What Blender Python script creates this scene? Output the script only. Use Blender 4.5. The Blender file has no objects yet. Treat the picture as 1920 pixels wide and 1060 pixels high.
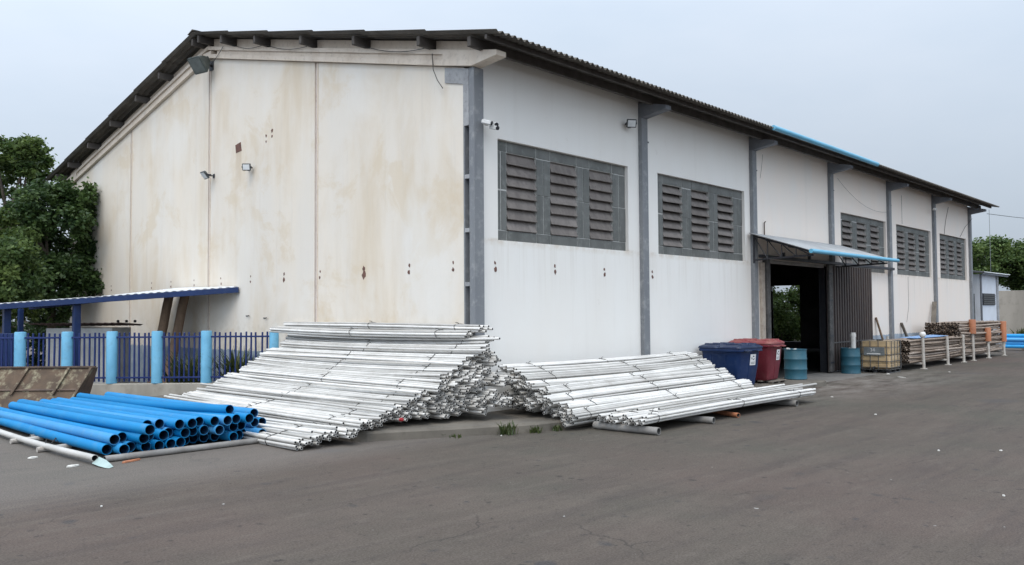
import bpy, math, random
import numpy as np
from mathutils import Vector, Matrix
random.seed(7); rng = np.random.default_rng(7)
R_ = math.radians
scene = bpy.context.scene
COL = scene.collection

# ------------------------------------------------------------------ camera
CAM = Vector((-11.742, -12.119, 2.2))
yaw, pit, rol = R_(46.947), R_(2.135), R_(-0.39)
Fw = Vector((math.sin(yaw)*math.cos(pit), math.cos(yaw)*math.cos(pit), math.sin(pit)))
Rt = Vector((math.cos(yaw), -math.sin(yaw), 0.0)); Up = Rt.cross(Fw)
Rt2 = math.cos(rol)*Rt + math.sin(rol)*Up; Up2 = -math.sin(rol)*Rt + math.cos(rol)*Up
cd = bpy.data.cameras.new('camera'); cam = bpy.data.objects.new('camera', cd); COL.objects.link(cam)
m = Matrix((Rt2, Up2, -Fw)).transposed().to_4x4(); m.translation = CAM
cam.matrix_world = m
cd.sensor_width = 36; cd.lens = 1555.92/1920*36; cd.clip_start = .1; cd.clip_end = 1200
scene.camera = cam

# ------------------------------------------------------------------ world: bright overcast sky
w = bpy.data.worlds.new('World'); scene.world = w; w.use_nodes = True
nt = w.node_tree; nt.nodes.clear(); N = nt.nodes; L = nt.links
out = N.new('ShaderNodeOutputWorld'); bg = N.new('ShaderNodeBackground')
sky = N.new('ShaderNodeTexSky'); sky.sky_type = 'NISHITA'; sky.sun_disc = False
sky.dust_density = 4; sky.air_density = 1.2
sc_ = N.new('ShaderNodeVectorMath'); sc_.operation = 'SCALE'; sc_.inputs['Scale'].default_value = .1
L.new(sky.outputs['Color'], sc_.inputs[0])
tc = N.new('ShaderNodeTexCoord'); mp = N.new('ShaderNodeMapping'); mp.inputs['Scale'].default_value = (1.2, 1.2, 3.2); mp.inputs['Location'].default_value = (.35, .9, .2)
L.new(tc.outputs['Generated'], mp.inputs['Vector'])
nz = N.new('ShaderNodeTexNoise'); nz.inputs['Scale'].default_value = 1.7; nz.inputs['Detail'].default_value = 5; nz.inputs['Roughness'].default_value = .55
L.new(mp.outputs['Vector'], nz.inputs['Vector'])
rp = N.new('ShaderNodeValToRGB')
rp.color_ramp.elements[0].position = .32; rp.color_ramp.elements[0].color = (.60, .70, .825, 1)
rp.color_ramp.elements[1].position = .68; rp.color_ramp.elements[1].color = (.69, .77, .88, 1)
L.new(nz.outputs['Fac'], rp.inputs['Fac'])
# an overcast sky brightens evenly from the horizon to the zenith
sep = N.new('ShaderNodeSeparateXYZ'); L.new(tc.outputs['Generated'], sep.inputs[0])
gr = N.new('ShaderNodeMapRange'); gr.inputs['From Min'].default_value = 0; gr.inputs['From Max'].default_value = 1
gr.inputs['To Min'].default_value = 1.14; gr.inputs['To Max'].default_value = 1.9
L.new(sep.outputs['Z'], gr.inputs['Value'])
SDIR = Vector((-.46, -.27, .85)).normalized()
dp = N.new('ShaderNodeVectorMath'); dp.operation = 'DOT_PRODUCT'; dp.inputs[1].default_value = SDIR; L.new(tc.outputs['Generated'], dp.inputs[0])
glow = N.new('ShaderNodeMapRange'); glow.inputs['From Min'].default_value = -1; glow.inputs['To Min'].default_value = .26; glow.inputs['To Max'].default_value = 1.72; L.new(dp.outputs['Value'], glow.inputs['Value'])
gm = N.new('ShaderNodeMath'); gm.operation = 'MULTIPLY'; L.new(gr.outputs['Result'], gm.inputs[0]); L.new(glow.outputs['Result'], gm.inputs[1])
cl = N.new('ShaderNodeVectorMath'); cl.operation = 'SCALE'; L.new(rp.outputs['Color'], cl.inputs[0]); L.new(gm.outputs[0], cl.inputs['Scale'])
mx = N.new('ShaderNodeMix'); mx.data_type = 'RGBA'; mx.inputs['Factor'].default_value = .88
L.new(sc_.outputs['Vector'], mx.inputs['A']); L.new(cl.outputs['Vector'], mx.inputs['B'])
L.new(mx.outputs['Result'], bg.inputs['Color']); bg.inputs['Strength'].default_value = 1.0
L.new(bg.outputs['Background'], out.inputs['Surface'])
# ------------------------------------------------------------------ sun behind thin cloud
sd = bpy.data.lights.new('sun', 'SUN'); sd.energy = 1.45; sd.angle = R_(35); sd.color = (1.0, .90, .77)
sun = bpy.data.objects.new('sun', sd); COL.objects.link(sun)
# stands towards the gable side of the yard
sdir = SDIR
sky.sun_elevation = math.asin(sdir.z); sky.sun_rotation = math.atan2(sdir.x, sdir.y)
sun.rotation_euler = sdir.to_track_quat('Z', 'Y').to_euler()
scene.view_settings.view_transform = 'Standard'; scene.view_settings.look = 'None'
scene.view_settings.exposure = 0.07; scene.view_settings.gamma = 1
scene.cycles.use_denoising = True; scene.cycles.adaptive_threshold = .018
scene.cycles.max_bounces = 6; scene.cycles.diffuse_bounces = 3; scene.cycles.transparent_max_bounces = 6

# ------------------------------------------------------------------ materials
MATS = {}
def new_mat(name):
    mt = bpy.data.materials.new(name); mt.use_nodes = True
    nt = mt.node_tree; b = nt.nodes['Principled BSDF']
    return mt, nt, b
def c4(c): return (c[0], c[1], c[2], 1)
def noise(nt, vec, scale, detail=4, rough=.55, dist=0):
    n = nt.nodes.new('ShaderNodeTexNoise'); n.inputs['Scale'].default_value = scale; n.inputs['Detail'].default_value = detail
    n.inputs['Roughness'].default_value = rough; n.inputs['Distortion'].default_value = dist
    nt.links.new(vec, n.inputs['Vector']); return n.outputs['Fac']
def mapping(nt, vec, s, loc=(0,0,0), rot=(0,0,0)):
    n = nt.nodes.new('ShaderNodeMapping'); n.inputs['Scale'].default_value = s; n.inputs['Location'].default_value = loc; n.inputs['Rotation'].default_value = rot
    nt.links.new(vec, n.inputs['Vector']); return n.outputs['Vector']
def rng_map(nt, val, a, b, c=0., d=1.):
    n = nt.nodes.new('ShaderNodeMapRange'); n.inputs['From Min'].default_value = a; n.inputs['From Max'].default_value = b
    n.inputs['To Min'].default_value = c; n.inputs['To Max'].default_value = d
    nt.links.new(val, n.inputs['Value']); return n.outputs['Result']
def mixc(nt, fac, a, b, blend='MIX'):
    n = nt.nodes.new('ShaderNodeMix'); n.data_type = 'RGBA'; n.blend_type = blend
    for k, v in (('Factor', fac), ('A', a), ('B', b)):
        i = n.inputs[k]
        if isinstance(v, (int, float)): i.default_value = v
        elif isinstance(v, tuple): i.default_value = c4(v)
        else: nt.links.new(v, i)
    return n.outputs['Result']
def math_(nt, op, a, b=None):
    n = nt.nodes.new('ShaderNodeMath'); n.operation = op
    for i, v in ((0, a), (1, b)):
        if v is None: continue
        if isinstance(v, (int, float)): n.inputs[i].default_value = v
        else: nt.links.new(v, n.inputs[i])
    return n.outputs[0]
def bump(nt, b, h, strength=.3, dist=.02):
    n = nt.nodes.new('ShaderNodeBump'); n.inputs['Strength'].default_value = strength; n.inputs['Distance'].default_value = dist
    nt.links.new(h, n.inputs['Height']); nt.links.new(n.outputs['Normal'], b.inputs['Normal'])
def pos(nt):
    return nt.nodes.new('ShaderNodeNewGeometry').outputs['Position']
def mat(name, col, col2=None, rough=.75, scale=2.5, lo=.35, hi=.7, grime=.0, gcol=(.12,.1,.08), gscale=9, bs=.15, bsc=60, metal=0., rnd=.0, streak=False, spec=.4):
    if name in MATS: return MATS[name]
    mt, nt, b = new_mat(name); P = pos(nt)
    col2 = col2 or tuple(c*.75 for c in col)
    V = mapping(nt, P, (1, 1, .22)) if streak else P
    c = mixc(nt, rng_map(nt, noise(nt, V, scale, 5), lo, hi), col, col2)
    if grime: c = mixc(nt, rng_map(nt, noise(nt, P, gscale, 6, .65), .52, .72, 0, grime), c, gcol)
    if rnd:
        oi = nt.nodes.new('ShaderNodeObjectInfo')
        h = nt.nodes.new('ShaderNodeHueSaturation'); nt.links.new(rng_map(nt, oi.outputs['Random'], 0, 1, 1-rnd, 1+rnd), h.inputs['Value'])
        nt.links.new(rng_map(nt, oi.outputs['Random'], 0, 1, 1+rnd*.6, 1-rnd*.6), h.inputs['Saturation'])
        nt.links.new(c, h.inputs['Color']); c = h.outputs['Color']
    nt.links.new(c, b.inputs['Base Color']); b.inputs['Roughness'].default_value = rough; b.inputs['Metallic'].default_value = metal
    b.inputs['Specular IOR Level'].default_value = spec
    if bs: bump(nt, b, noise(nt, P, bsc, 4, .6), bs, .01)
    MATS[name] = mt; return mt

def gable_mat():
    mt, nt, b = new_mat('weathered_cream_plaster'); P = pos(nt)
    base = mixc(nt, rng_map(nt, noise(nt, mapping(nt, P, (1, .5, .12)), 1.6, 5), .35, .65), (.70,.635,.545), (.67,.625,.56))
    # tan weather streaks and patches with a shape of their own
    st = noise(nt, mapping(nt, P, (1, .8, .13), (0,3,1)), 1.3, 7, .62)
    pt = noise(nt, mapping(nt, P, (1, .5, .42), (4,7,2)), .75, 7, .62, .5)
    f = math_(nt, 'MULTIPLY', rng_map(nt, st, .38, .66), rng_map(nt, pt, .44, .58))
    c = mixc(nt, math_(nt, 'MULTIPLY', f, .75), base, (.575,.475,.345))
    st2 = noise(nt, mapping(nt, P, (1, 2.6, .12), (0,11,5)), 1.7, 6, .6)
    c = mixc(nt, rng_map(nt, st2, .55, .75, 0, .28), c, (.52,.48,.43))
    blotch = noise(nt, mapping(nt, P, (1, .5, .55), (2,1,9)), .9, 9, .7, .4)
    c = mixc(nt, rng_map(nt, blotch, .545, .61, 0, .5), c, (.60,.50,.365))
    wh = noise(nt, mapping(nt, P, (1, .7, .25), (9,2,3)), .9, 5)
    c = mixc(nt, rng_map(nt, wh, .53, .68, 0, .6), c, (.71,.685,.64))
    c = mixc(nt, rng_map(nt, noise(nt, mapping(nt, P, (1, 3, .35), (1,5,3)), 6, 6, .7), .6, .8, 0, .35), c, (.45,.41,.36))
    spy = nt.nodes.new('ShaderNodeSeparateXYZ'); nt.links.new(P, spy.inputs[0])
    run = math_(nt, 'MULTIPLY', math_(nt, 'MULTIPLY', rng_map(nt, math_(nt, 'ABSOLUTE', math_(nt, 'SUBTRACT', spy.outputs['Y'], 9.42)), .2, .1), rng_map(nt, spy.outputs['Z'], 5.5, 6.8)), rng_map(nt, spy.outputs['Z'], 6.95, 6.85))
    c = mixc(nt, math_(nt, 'MULTIPLY', run, .6), c, (.50,.40,.29))
    # blue-grey painted dado with a slightly uneven line and dirt splash above it
    sp = nt.nodes.new('ShaderNodeSeparateXYZ'); nt.links.new(P, sp.inputs[0])
    zz = math_(nt, 'ADD', sp.outputs['Z'], rng_map(nt, noise(nt, P, 5, 3), .3, .7, -.03, .03))
    spl = math_(nt, 'MULTIPLY', rng_map(nt, zz, 2.3, 1.2), rng_map(nt, noise(nt, P, 4, 6, .7), .45, .65))
    c = mixc(nt, math_(nt, 'MULTIPLY', spl, .55), c, (.36,.31,.23))
    dd = rng_map(nt, zz, 1.235, 1.215)
    c = mixc(nt, dd, c, mixc(nt, rng_map(nt, noise(nt, P, 3, 6, .65), .4, .65), (.22,.27,.33), (.33,.37,.4)))
    nt.links.new(c, b.inputs['Base Color']); b.inputs['Roughness'].default_value = .85; b.inputs['Specular IOR Level'].default_value = .25
    bump(nt, b, math_(nt, 'ADD', noise(nt, P, 55, 5, .7), math_(nt, 'MULTIPLY', noise(nt, P, 2.2, 3), 3.)), .22, .01)
    return mt
def front_mat():
    mt, nt, b = new_mat('white_front_plaster'); P = pos(nt)
    sp = nt.nodes.new('ShaderNodeSeparateXYZ'); nt.links.new(P, sp.inputs[0])
    warm = rng_map(nt, sp.outputs['X'], 11.5, 13.0)
    base = mixc(nt, warm, (.78,.765,.73), (.80,.715,.64))
    c = mixc(nt, rng_map(nt, noise(nt, mapping(nt, P, (.5, 1, .15)), 1.5, 6, .6), .42, .7, 0, .55), base, (.75,.72,.67))
    c = mixc(nt, rng_map(nt, noise(nt, mapping(nt, P, (2.2, 1, .1), (3,1,1)), 1.8, 6, .6), .56, .76, 0, .16), c, (.56,.53,.48))
    c = mixc(nt, rng_map(nt, noise(nt, P, .5, 4), .5, .7, 0, .6), c, (.75,.72,.68))
    c = mixc(nt, rng_map(nt, noise(nt, mapping(nt, P, (1,1,.6), (7,2,2)), 5, 6, .7), .64, .75, 0, .4), c, (.46,.41,.35))
    drip = math_(nt, 'MULTIPLY', math_(nt, 'MULTIPLY', rng_map(nt, sp.outputs['Z'], 2.2, 3.74), rng_map(nt, sp.outputs['Z'], 3.80, 3.75)), rng_map(nt, noise(nt, mapping(nt, P, (3.2,1,.14), (5,0,2)), 2.2, 6, .65), .5, .66))
    c = mixc(nt, math_(nt, 'MULTIPLY', drip, .2), c, (.42,.36,.28))
    sill = math_(nt, 'MULTIPLY', math_(nt, 'MULTIPLY', rng_map(nt, sp.outputs['Z'], 3.60, 3.72), rng_map(nt, sp.outputs['Z'], 3.80, 3.75)), rng_map(nt, noise(nt, P, 3, 5, .7), .4, .6))
    c = mixc(nt, math_(nt, 'MULTIPLY', sill, .5), c, (.55,.46,.36))
    zz = math_(nt, 'ADD', sp.outputs['Z'], rng_map(nt, noise(nt, P, 5, 3), .3, .7, -.03, .03))
    dd = math_(nt, 'MULTIPLY', rng_map(nt, zz, 1.235, 1.215), rng_map(nt, sp.outputs['X'], 18.2, 18.3))
    c = mixc(nt, dd, c, mixc(nt, rng_map(nt, noise(nt, P, 3, 6, .65), .4, .65), (.30,.36,.43), (.42,.46,.5)))
    nt.links.new(c, b.inputs['Base Color']); b.inputs['Roughness'].default_value = .85; b.inputs['Specular IOR Level'].default_value = .25
    bump(nt, b, math_(nt, 'ADD', noise(nt, P, 55, 5, .7), math_(nt, 'MULTIPLY', noise(nt, P, 1.6, 3), 4.)), .2, .01)
    return mt
def ground_mat():
    mt, nt, b = new_mat('worn_asphalt'); P = pos(nt)
    big = noise(nt, P, .16, 5, .6)
    c = mixc(nt, rng_map(nt, big, .38, .62), (.093,.073,.062), (.083,.076,.063))
    sp = nt.nodes.new('ShaderNodeSeparateXYZ'); nt.links.new(P, sp.inputs[0])
    c = mixc(nt, rng_map(nt, noise(nt, P, .55, 5, .65), .45, .7, 0, .5), c, (.119,.096,.081))
    # wheel-worn streaks running along the yard
    sk = noise(nt, mapping(nt, P, (.22, 2.0, 1), (0,0,0), (0,0,R_(38))), 1.2, 6, .65)
    c = mixc(nt, rng_map(nt, sk, .5, .72, 0, .6), c, (.058,.049,.046))
    sk2 = noise(nt, mapping(nt, P, (.3, 2.6, 1), (5,3,0), (0,0,R_(46))), 1.0, 6, .6)
    c = mixc(nt, rng_map(nt, sk2, .52, .72, 0, .5), c, (.120,.101,.085))
    # dark oil spots
    def spots(scale, thr, amt, colr, loc):
        v = nt.nodes.new('ShaderNodeTexVoronoi'); v.inputs['Scale'].default_value = scale
        V = nt.nodes.new('ShaderNodeVectorMath'); V.operation = 'ADD'
        nn = nt.nodes.new('ShaderNodeTexNoise'); nn.inputs['Scale'].default_value = scale*2.4; nt.links.new(P, nn.inputs['Vector'])
        s = nt.nodes.new('ShaderNodeVectorMath'); s.operation = 'SCALE'; s.inputs['Scale'].default_value = .42/scale; nt.links.new(nn.outputs['Color'], s.inputs[0])
        nt.links.new(mapping(nt, P, (1,1,1), loc), V.inputs[0]); nt.links.new(s.outputs[0], V.inputs[1]); nt.links.new(V.outputs[0], v.inputs['Vector'])
        sel = nt.nodes.new('ShaderNodeSeparateColor'); nt.links.new(v.outputs['Color'], sel.inputs[0])
        d = math_(nt, 'MULTIPLY', v.outputs['Distance'], rng_map(nt, sel.outputs['Red'], 0, 1, .8, 3.5))
        return math_(nt, 'MULTIPLY', math_(nt, 'MULTIPLY', rng_map(nt, d, thr*1.25, thr*.6), rng_map(nt, sel.outputs['Green'], .35, .6)), amt)
    mot = noise(nt, P, 7, 6, .75); c = mixc(nt, rng_map(nt, mot, .52, .75, 0, .55), c, (.050,.042,.039))
    c = mixc(nt, rng_map(nt, noise(nt, mapping(nt, P, (.6,1.4,1), (3,9,0), (0,0,R_(40))), 3.2, 6, .72), .55, .75, 0, .45), c, (.142,.122,.104))
    c = mixc(nt, spots(5.2, .22, .8, None, (4,4,0)), c, (.045,.039,.037))
    c = mixc(nt, spots(9.5, .2, .6, None, (2,8,0)), c, (.045,.04,.038))
    c = mixc(nt, spots(1.3, .17, .8, None, (0,0,0)), c, (.055,.052,.052))
    c = mixc(nt, spots(3.1, .2, .75, None, (3,7,0)), c, (.06,.055,.052))
    c = mixc(nt, spots(.32, .14, .5, None, (1,2,0)), c, (.075,.07,.07))
    c = mixc(nt, spots(2.3, .035, .85, None, (9,1,0)), c, (.5,.49,.47))
    ck = nt.nodes.new('ShaderNodeTexVoronoi'); ck.feature = 'DISTANCE_TO_EDGE'; ck.inputs['Scale'].default_value = .33
    cv = nt.nodes.new('ShaderNodeVectorMath'); cv.operation = 'ADD'; cn = nt.nodes.new('ShaderNodeTexNoise'); cn.inputs['Scale'].default_value = 1.1; cn.inputs['Detail'].default_value = 6; nt.links.new(P, cn.inputs['Vector'])
    nt.links.new(P, cv.inputs[0]); nt.links.new(cn.outputs['Color'], cv.inputs[1]); nt.links.new(cv.outputs[0], ck.inputs['Vector'])
    crk = math_(nt, 'MULTIPLY', rng_map(nt, ck.outputs['Distance'], .006, .002), rng_map(nt, noise(nt, P, .45, 3), .5, .62))
    c = mixc(nt, math_(nt, 'MULTIPLY', crk, .6), c, (.04,.035,.033))
    # pale dust trodden out of the door and round the slab
    dx = math_(nt, 'ABSOLUTE', math_(nt, 'SUBTRACT', sp.outputs['X'], 14.)); dy = math_(nt, 'ABSOLUTE', math_(nt, 'ADD', sp.outputs['Y'], 1.2))
    near = math_(nt, 'MULTIPLY', rng_map(nt, dx, 9, 2), rng_map(nt, dy, 4.0, 1.))
    du = math_(nt, 'MULTIPLY', near, rng_map(nt, noise(nt, mapping(nt, P, (.6,1.5,1)), 1.3, 6, .7), .38, .62))
    c = mixc(nt, math_(nt, 'MULTIPLY', du, .7), c, (.27,.25,.225))
    nearb = rng_map(nt, sp.outputs['Y'], -1.9, -.6)
    c = mixc(nt, math_(nt, 'MULTIPLY', nearb, .35), c, (.20,.185,.17))
    c = mixc(nt, rng_map(nt, noise(nt, mapping(nt, P, (.5,1.6,1), (2,2,0), (0,0,R_(20))), 1.5, 7, .72), .66, .76, 0, .5), c, (.30,.28,.265))
    fine = noise(nt, P, 45, 3, .7)
    c = mixc(nt, .45, c, rng_col(nt, fine), 'OVERLAY')
    nt.links.new(c, b.inputs['Base Color'])
    nt.links.new(rng_map(nt, big, .35, .65, .78, .92), b.inputs['Roughness']); b.inputs['Specular IOR Level'].default_value = .12
    bump(nt, b, math_(nt, 'ADD', noise(nt, P, 70, 4, .7), math_(nt, 'MULTIPLY', noise(nt, P, 1.2, 4), 2.5)), .35, .012)
    return mt
def rng_col(nt, v):
    r = nt.nodes.new('ShaderNodeValToRGB'); r.color_ramp.elements[0].position = .3; r.color_ramp.elements[1].position = .7
    r.color_ramp.elements[0].color = (.12,.12,.12,1); r.color_ramp.elements[1].color = (.88,.88,.88,1)
    nt.links.new(v, r.inputs['Fac']); return r.outputs['Color']
def leaf_mat(name, a, b_, tr=.35):
    mt, nt, b = new_mat(name)
    at = nt.nodes.new('ShaderNodeAttribute'); at.attribute_name = 'tone'
    c = mixc(nt, at.outputs['Fac'], a, b_)
    nt.links.new(c, b.inputs['Base Color']); b.inputs['Roughness'].default_value = .55; b.inputs['Specular IOR Level'].default_value = .35
    t = nt.nodes.new('ShaderNodeBsdfTranslucent'); h = nt.nodes.new('ShaderNodeHueSaturation'); h.inputs['Value'].default_value = 1.3; h.inputs['Hue'].default_value = .485
    nt.links.new(c, h.inputs['Color']); nt.links.new(h.outputs['Color'], t.inputs['Color'])
    mx = nt.nodes.new('ShaderNodeMixShader'); mx.inputs[0].default_value = tr
    nt.links.new(b.outputs[0], mx.inputs[1]); nt.links.new(t.outputs[0], mx.inputs[2])
    nt.links.new(mx.outputs[0], nt.nodes['Material Output'].inputs['Surface'])
    return mt

GABLE, FRONT, GROUND = gable_mat(), front_mat(), ground_mat()
CREAM = mat('cream_concrete', (.70,.615,.52), (.60,.51,.415), .85, 1.6, grime=.35, gcol=(.3,.24,.19), streak=True)
PINK = mat('pinkish_joint_render', (.47,.39,.35), (.56,.50,.46), .9, 2.5, grime=.5, gcol=(.25,.17,.14))
COLUMN = mat('grey_column_paint', (.165,.175,.19), (.225,.235,.245), .7, 1.2, grime=.55, gcol=(.36,.37,.36), gscale=5, streak=True)
BAREC = mat('bare_weathered_concrete', (.36,.365,.37), (.24,.245,.255), .9, 3, grime=.5, gcol=(.15,.14,.13), gscale=12, bs=.4)
BRACKET = mat('dark_grey_bracket_paint', (.135,.145,.165), (.19,.2,.22), .75, 2, grime=.4, gcol=(.25,.25,.24))
PURLIN = mat('dark_concrete_purlin', (.06,.053,.048), (.095,.087,.08), .9, 4, grime=.5, gcol=(.07,.06,.06))
ROOF = mat('weathered_fibre_cement', (.075,.066,.056), (.13,.118,.10), .95, 1.2, grime=.65, gcol=(.05,.045,.04), gscale=5)
LOUVRE = mat('brown_grey_concrete_slat', (.205,.182,.167), (.14,.124,.114), .85, 6, grime=.55, gcol=(.09,.08,.075), gscale=14, rnd=.12, streak=True)
BLOCK = mat('grey_green_concrete_block', (.148,.153,.146), (.102,.107,.101), .85, 2.2, grime=.4, gcol=(.27,.28,.27), gscale=7, rnd=.10, streak=True)
MORTAR = mat('pale_mortar_line', (.50,.50,.48), (.33,.33,.31), .9, 9)
DARKIN = mat('dark_interior_shade', (.05,.048,.046), (.03,.03,.03), .95, 1)  # near-black colour standing in for interior shade
SLAB = mat('old_concrete_slab', (.165,.147,.122), (.085,.076,.064), .92, 1.1, grime=.75, gcol=(.09,.08,.065), gscale=3.5, bs=.5)
LOWWALL = mat('stained_low_wall_concrete', (.40,.37,.32), (.27,.25,.215), .9, 1.8, grime=.45, gcol=(.17,.15,.12), gscale=3, streak=True)
WPIPE = mat('white_pvc', (.62,.605,.575), (.50,.485,.455), .42, 1.5, grime=.35, gcol=(.30,.265,.22), gscale=5, bs=0, rnd=.3)
GREYEND = mat('shaded_pipe_inside', (.09,.09,.09), (.05,.05,.05), .8, 3, bs=0)  # bores coloured dark to stand in for shade inside the pipes
BPIPE = mat('bright_blue_pvc', (.006,.215,.48), (.006,.18,.42), .6, 1.2, grime=.4, gcol=(.10,.24,.36), gscale=4, bs=0, rnd=.17, spec=.25)
BPIPE_IN = mat('shaded_blue_pvc_inside', (.008,.045,.11), (.006,.03,.08), .6, 2, bs=0)  # darker copy of the blue, painting the shade inside the pipes
WIRE = mat('black_tie_wire', (.018,.017,.017), None, .6, bs=0)
CABLE = mat('black_cable', (.02,.02,.02), None, .6, bs=0)
GPIPE = mat('grey_weathered_pipe', (.27,.26,.245), (.17,.16,.15), .8, 3, grime=.5)
WOOD = mat('old_brown_timber', (.24,.16,.105), (.14,.095,.065), .9, 4, grime=.4, gcol=(.06,.05,.04), streak=True)
GWOOD = mat('grey_timber', (.20,.175,.145), (.12,.105,.09), .9, 4, grime=.4, gcol=(.06,.05,.04), streak=True)
SKYBLUE = mat('light_blue_paint', (.16,.42,.60), (.11,.33,.50), .55, 1.8, grime=.5, gcol=(.10,.22,.32), gscale=6)
NAVY = mat('dark_blue_paint', (.007,.020,.105), (.006,.022,.12), .5, 2, grime=.2, gcol=(.05,.06,.09))
ROYAL = mat('royal_blue_paint', (.006,.026,.105), (.005,.02,.08), .5, 1.5, grime=.2, gcol=(.08,.10,.13))
WHITEROOF = mat('white_roof_sheet', (.66,.68,.70), (.55,.57,.58), .6, 2, grime=.2)
AWN = mat('grey_awning_sheet', (.42,.44,.455), (.33,.345,.36), .55, 1.5, grime=.4, gcol=(.2,.2,.2))
AWNB = mat('light_blue_gutter', (.13,.42,.60), (.10,.34,.50), .4, 1.2, grime=.3, gcol=(.3,.45,.55))
BLACKSTEEL = mat('black_painted_steel', (.022,.024,.032), (.035,.036,.04), .5, 4)
DOOR = mat('dark_brown_steel_door', (.075,.058,.052), (.042,.034,.033), .65, 1.1, grime=.5, gcol=(.12,.085,.06), gscale=4, streak=True)
DOOREDGE = mat('worn_door_frame_steel', (.10,.095,.09), (.05,.048,.048), .7, 3, grime=.6, gcol=(.2,.19,.18))
BINBLUE = mat('blue_polyethylene', (.003,.022,.092), (.003,.018,.07), .5, 1.6, grime=.25, gcol=(.07,.10,.15), gscale=6)
BINBLUE2 = mat('dark_blue_lid_polyethylene', (.007,.018,.06), (.012,.027,.072), .5, 3, grime=.4, gcol=(.12,.14,.18))
BINRED = mat('dark_red_polyethylene', (.15,.016,.028), (.11,.014,.022), .5, 1.6, grime=.25, gcol=(.22,.10,.09), gscale=6)
BINRED2 = mat('faded_red_lid_polyethylene', (.21,.035,.045), (.27,.10,.09), .55, 3, grime=.4, gcol=(.32,.18,.15))
DRUM = mat('teal_blue_drum', (.018,.085,.125), (.026,.105,.145), .5, 1.6, grime=.4, gcol=(.10,.16,.17), gscale=4)
IBC = mat('yellowed_ibc_plastic', (.58,.43,.25), (.42,.30,.17), .35, 2.2, grime=.35, gcol=(.12,.09,.06))
CAGE = mat('dull_galvanised_steel', (.15,.15,.15), (.09,.088,.085), .55, 6, metal=.5)
GALV = mat('grey_panel', (.18,.2,.205), (.12,.13,.135), .6, 4, grime=.5, gcol=(.4,.4,.4))
WHITE = mat('plain_white', (.72,.72,.71), (.62,.62,.6), .6, 4, grime=.2)
STICK = mat('white_sticker', (.75,.75,.74), (.66,.66,.65), .6, 9, bs=0)
INK = mat('black_ink', (.02,.02,.025), None, .7, bs=0)
STEELP = mat('rusty_grey_steel_pipe', (.33,.26,.205), (.22,.165,.125), .6, 5, grime=.5, gcol=(.10,.065,.05), rnd=.3, bs=0)
POSTW = mat('dirty_white_post', (.50,.48,.44), (.36,.33,.3), .75, 4, grime=.45, gcol=(.2,.15,.11))
ORANGE = mat('orange_brown_sleeve', (.42,.17,.085), (.33,.13,.07), .65, 4, grime=.2)
BARK = mat('tree_bark', (.10,.08,.06), (.06,.05,.04), .95, 6, bs=.6, bsc=25)
TROUGH = mat('mouldy_brown_steel', (.115,.08,.055), (.065,.048,.036), .95, 3.0, grime=.85, gcol=(.34,.31,.21), gscale=5, bs=.6, bsc=20)
RUST = mat('brown_rusty_steel', (.11,.075,.055), (.06,.045,.04), .9, 6, grime=.4)
LAMPGREY = mat('lamp_housing_grey', (.06,.07,.072), (.10,.11,.11), .6, 6)
LAMPGLASS = mat('lamp_glass', (.74,.76,.76), (.6,.62,.63), .2, 6, bs=0)
HOLE = mat('chipped_brick_hole', (.17,.085,.065), (.10,.06,.05), .95, 20)
HUTW = mat('grubby_hut_white', (.52,.52,.5), (.40,.40,.38), .85, 2, grime=.3)
BWALL = mat('beige_boundary_wall', (.33,.30,.26), (.23,.21,.18), .95, .7, grime=.4, gcol=(.13,.12,.1), gscale=2, streak=True)
HOUSE = mat('cool_white_house_paint', (.62,.65,.70), (.56,.58,.61), .85, 1.5)
DARKGLASS = mat('dark_louvre_glass', (.07,.075,.08), (.045,.05,.055), .35, 4)
REDCAP = mat('red_pipe_end', (.35,.02,.025), None, .6, bs=0)
LITTER = mat('pale_litter', (.62,.61,.57), (.5,.48,.44), .8, 20)
GLEAF = leaf_mat('weed_leaf', (.03,.055,.016), (.10,.115,.04))
LEAFD = leaf_mat('dark_tree_leaf', (.022,.05,.016), (.075,.125,.032), .25)
LEAFM = leaf_mat('mid_tree_leaf', (.038,.075,.02), (.13,.185,.05), .33)

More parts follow.
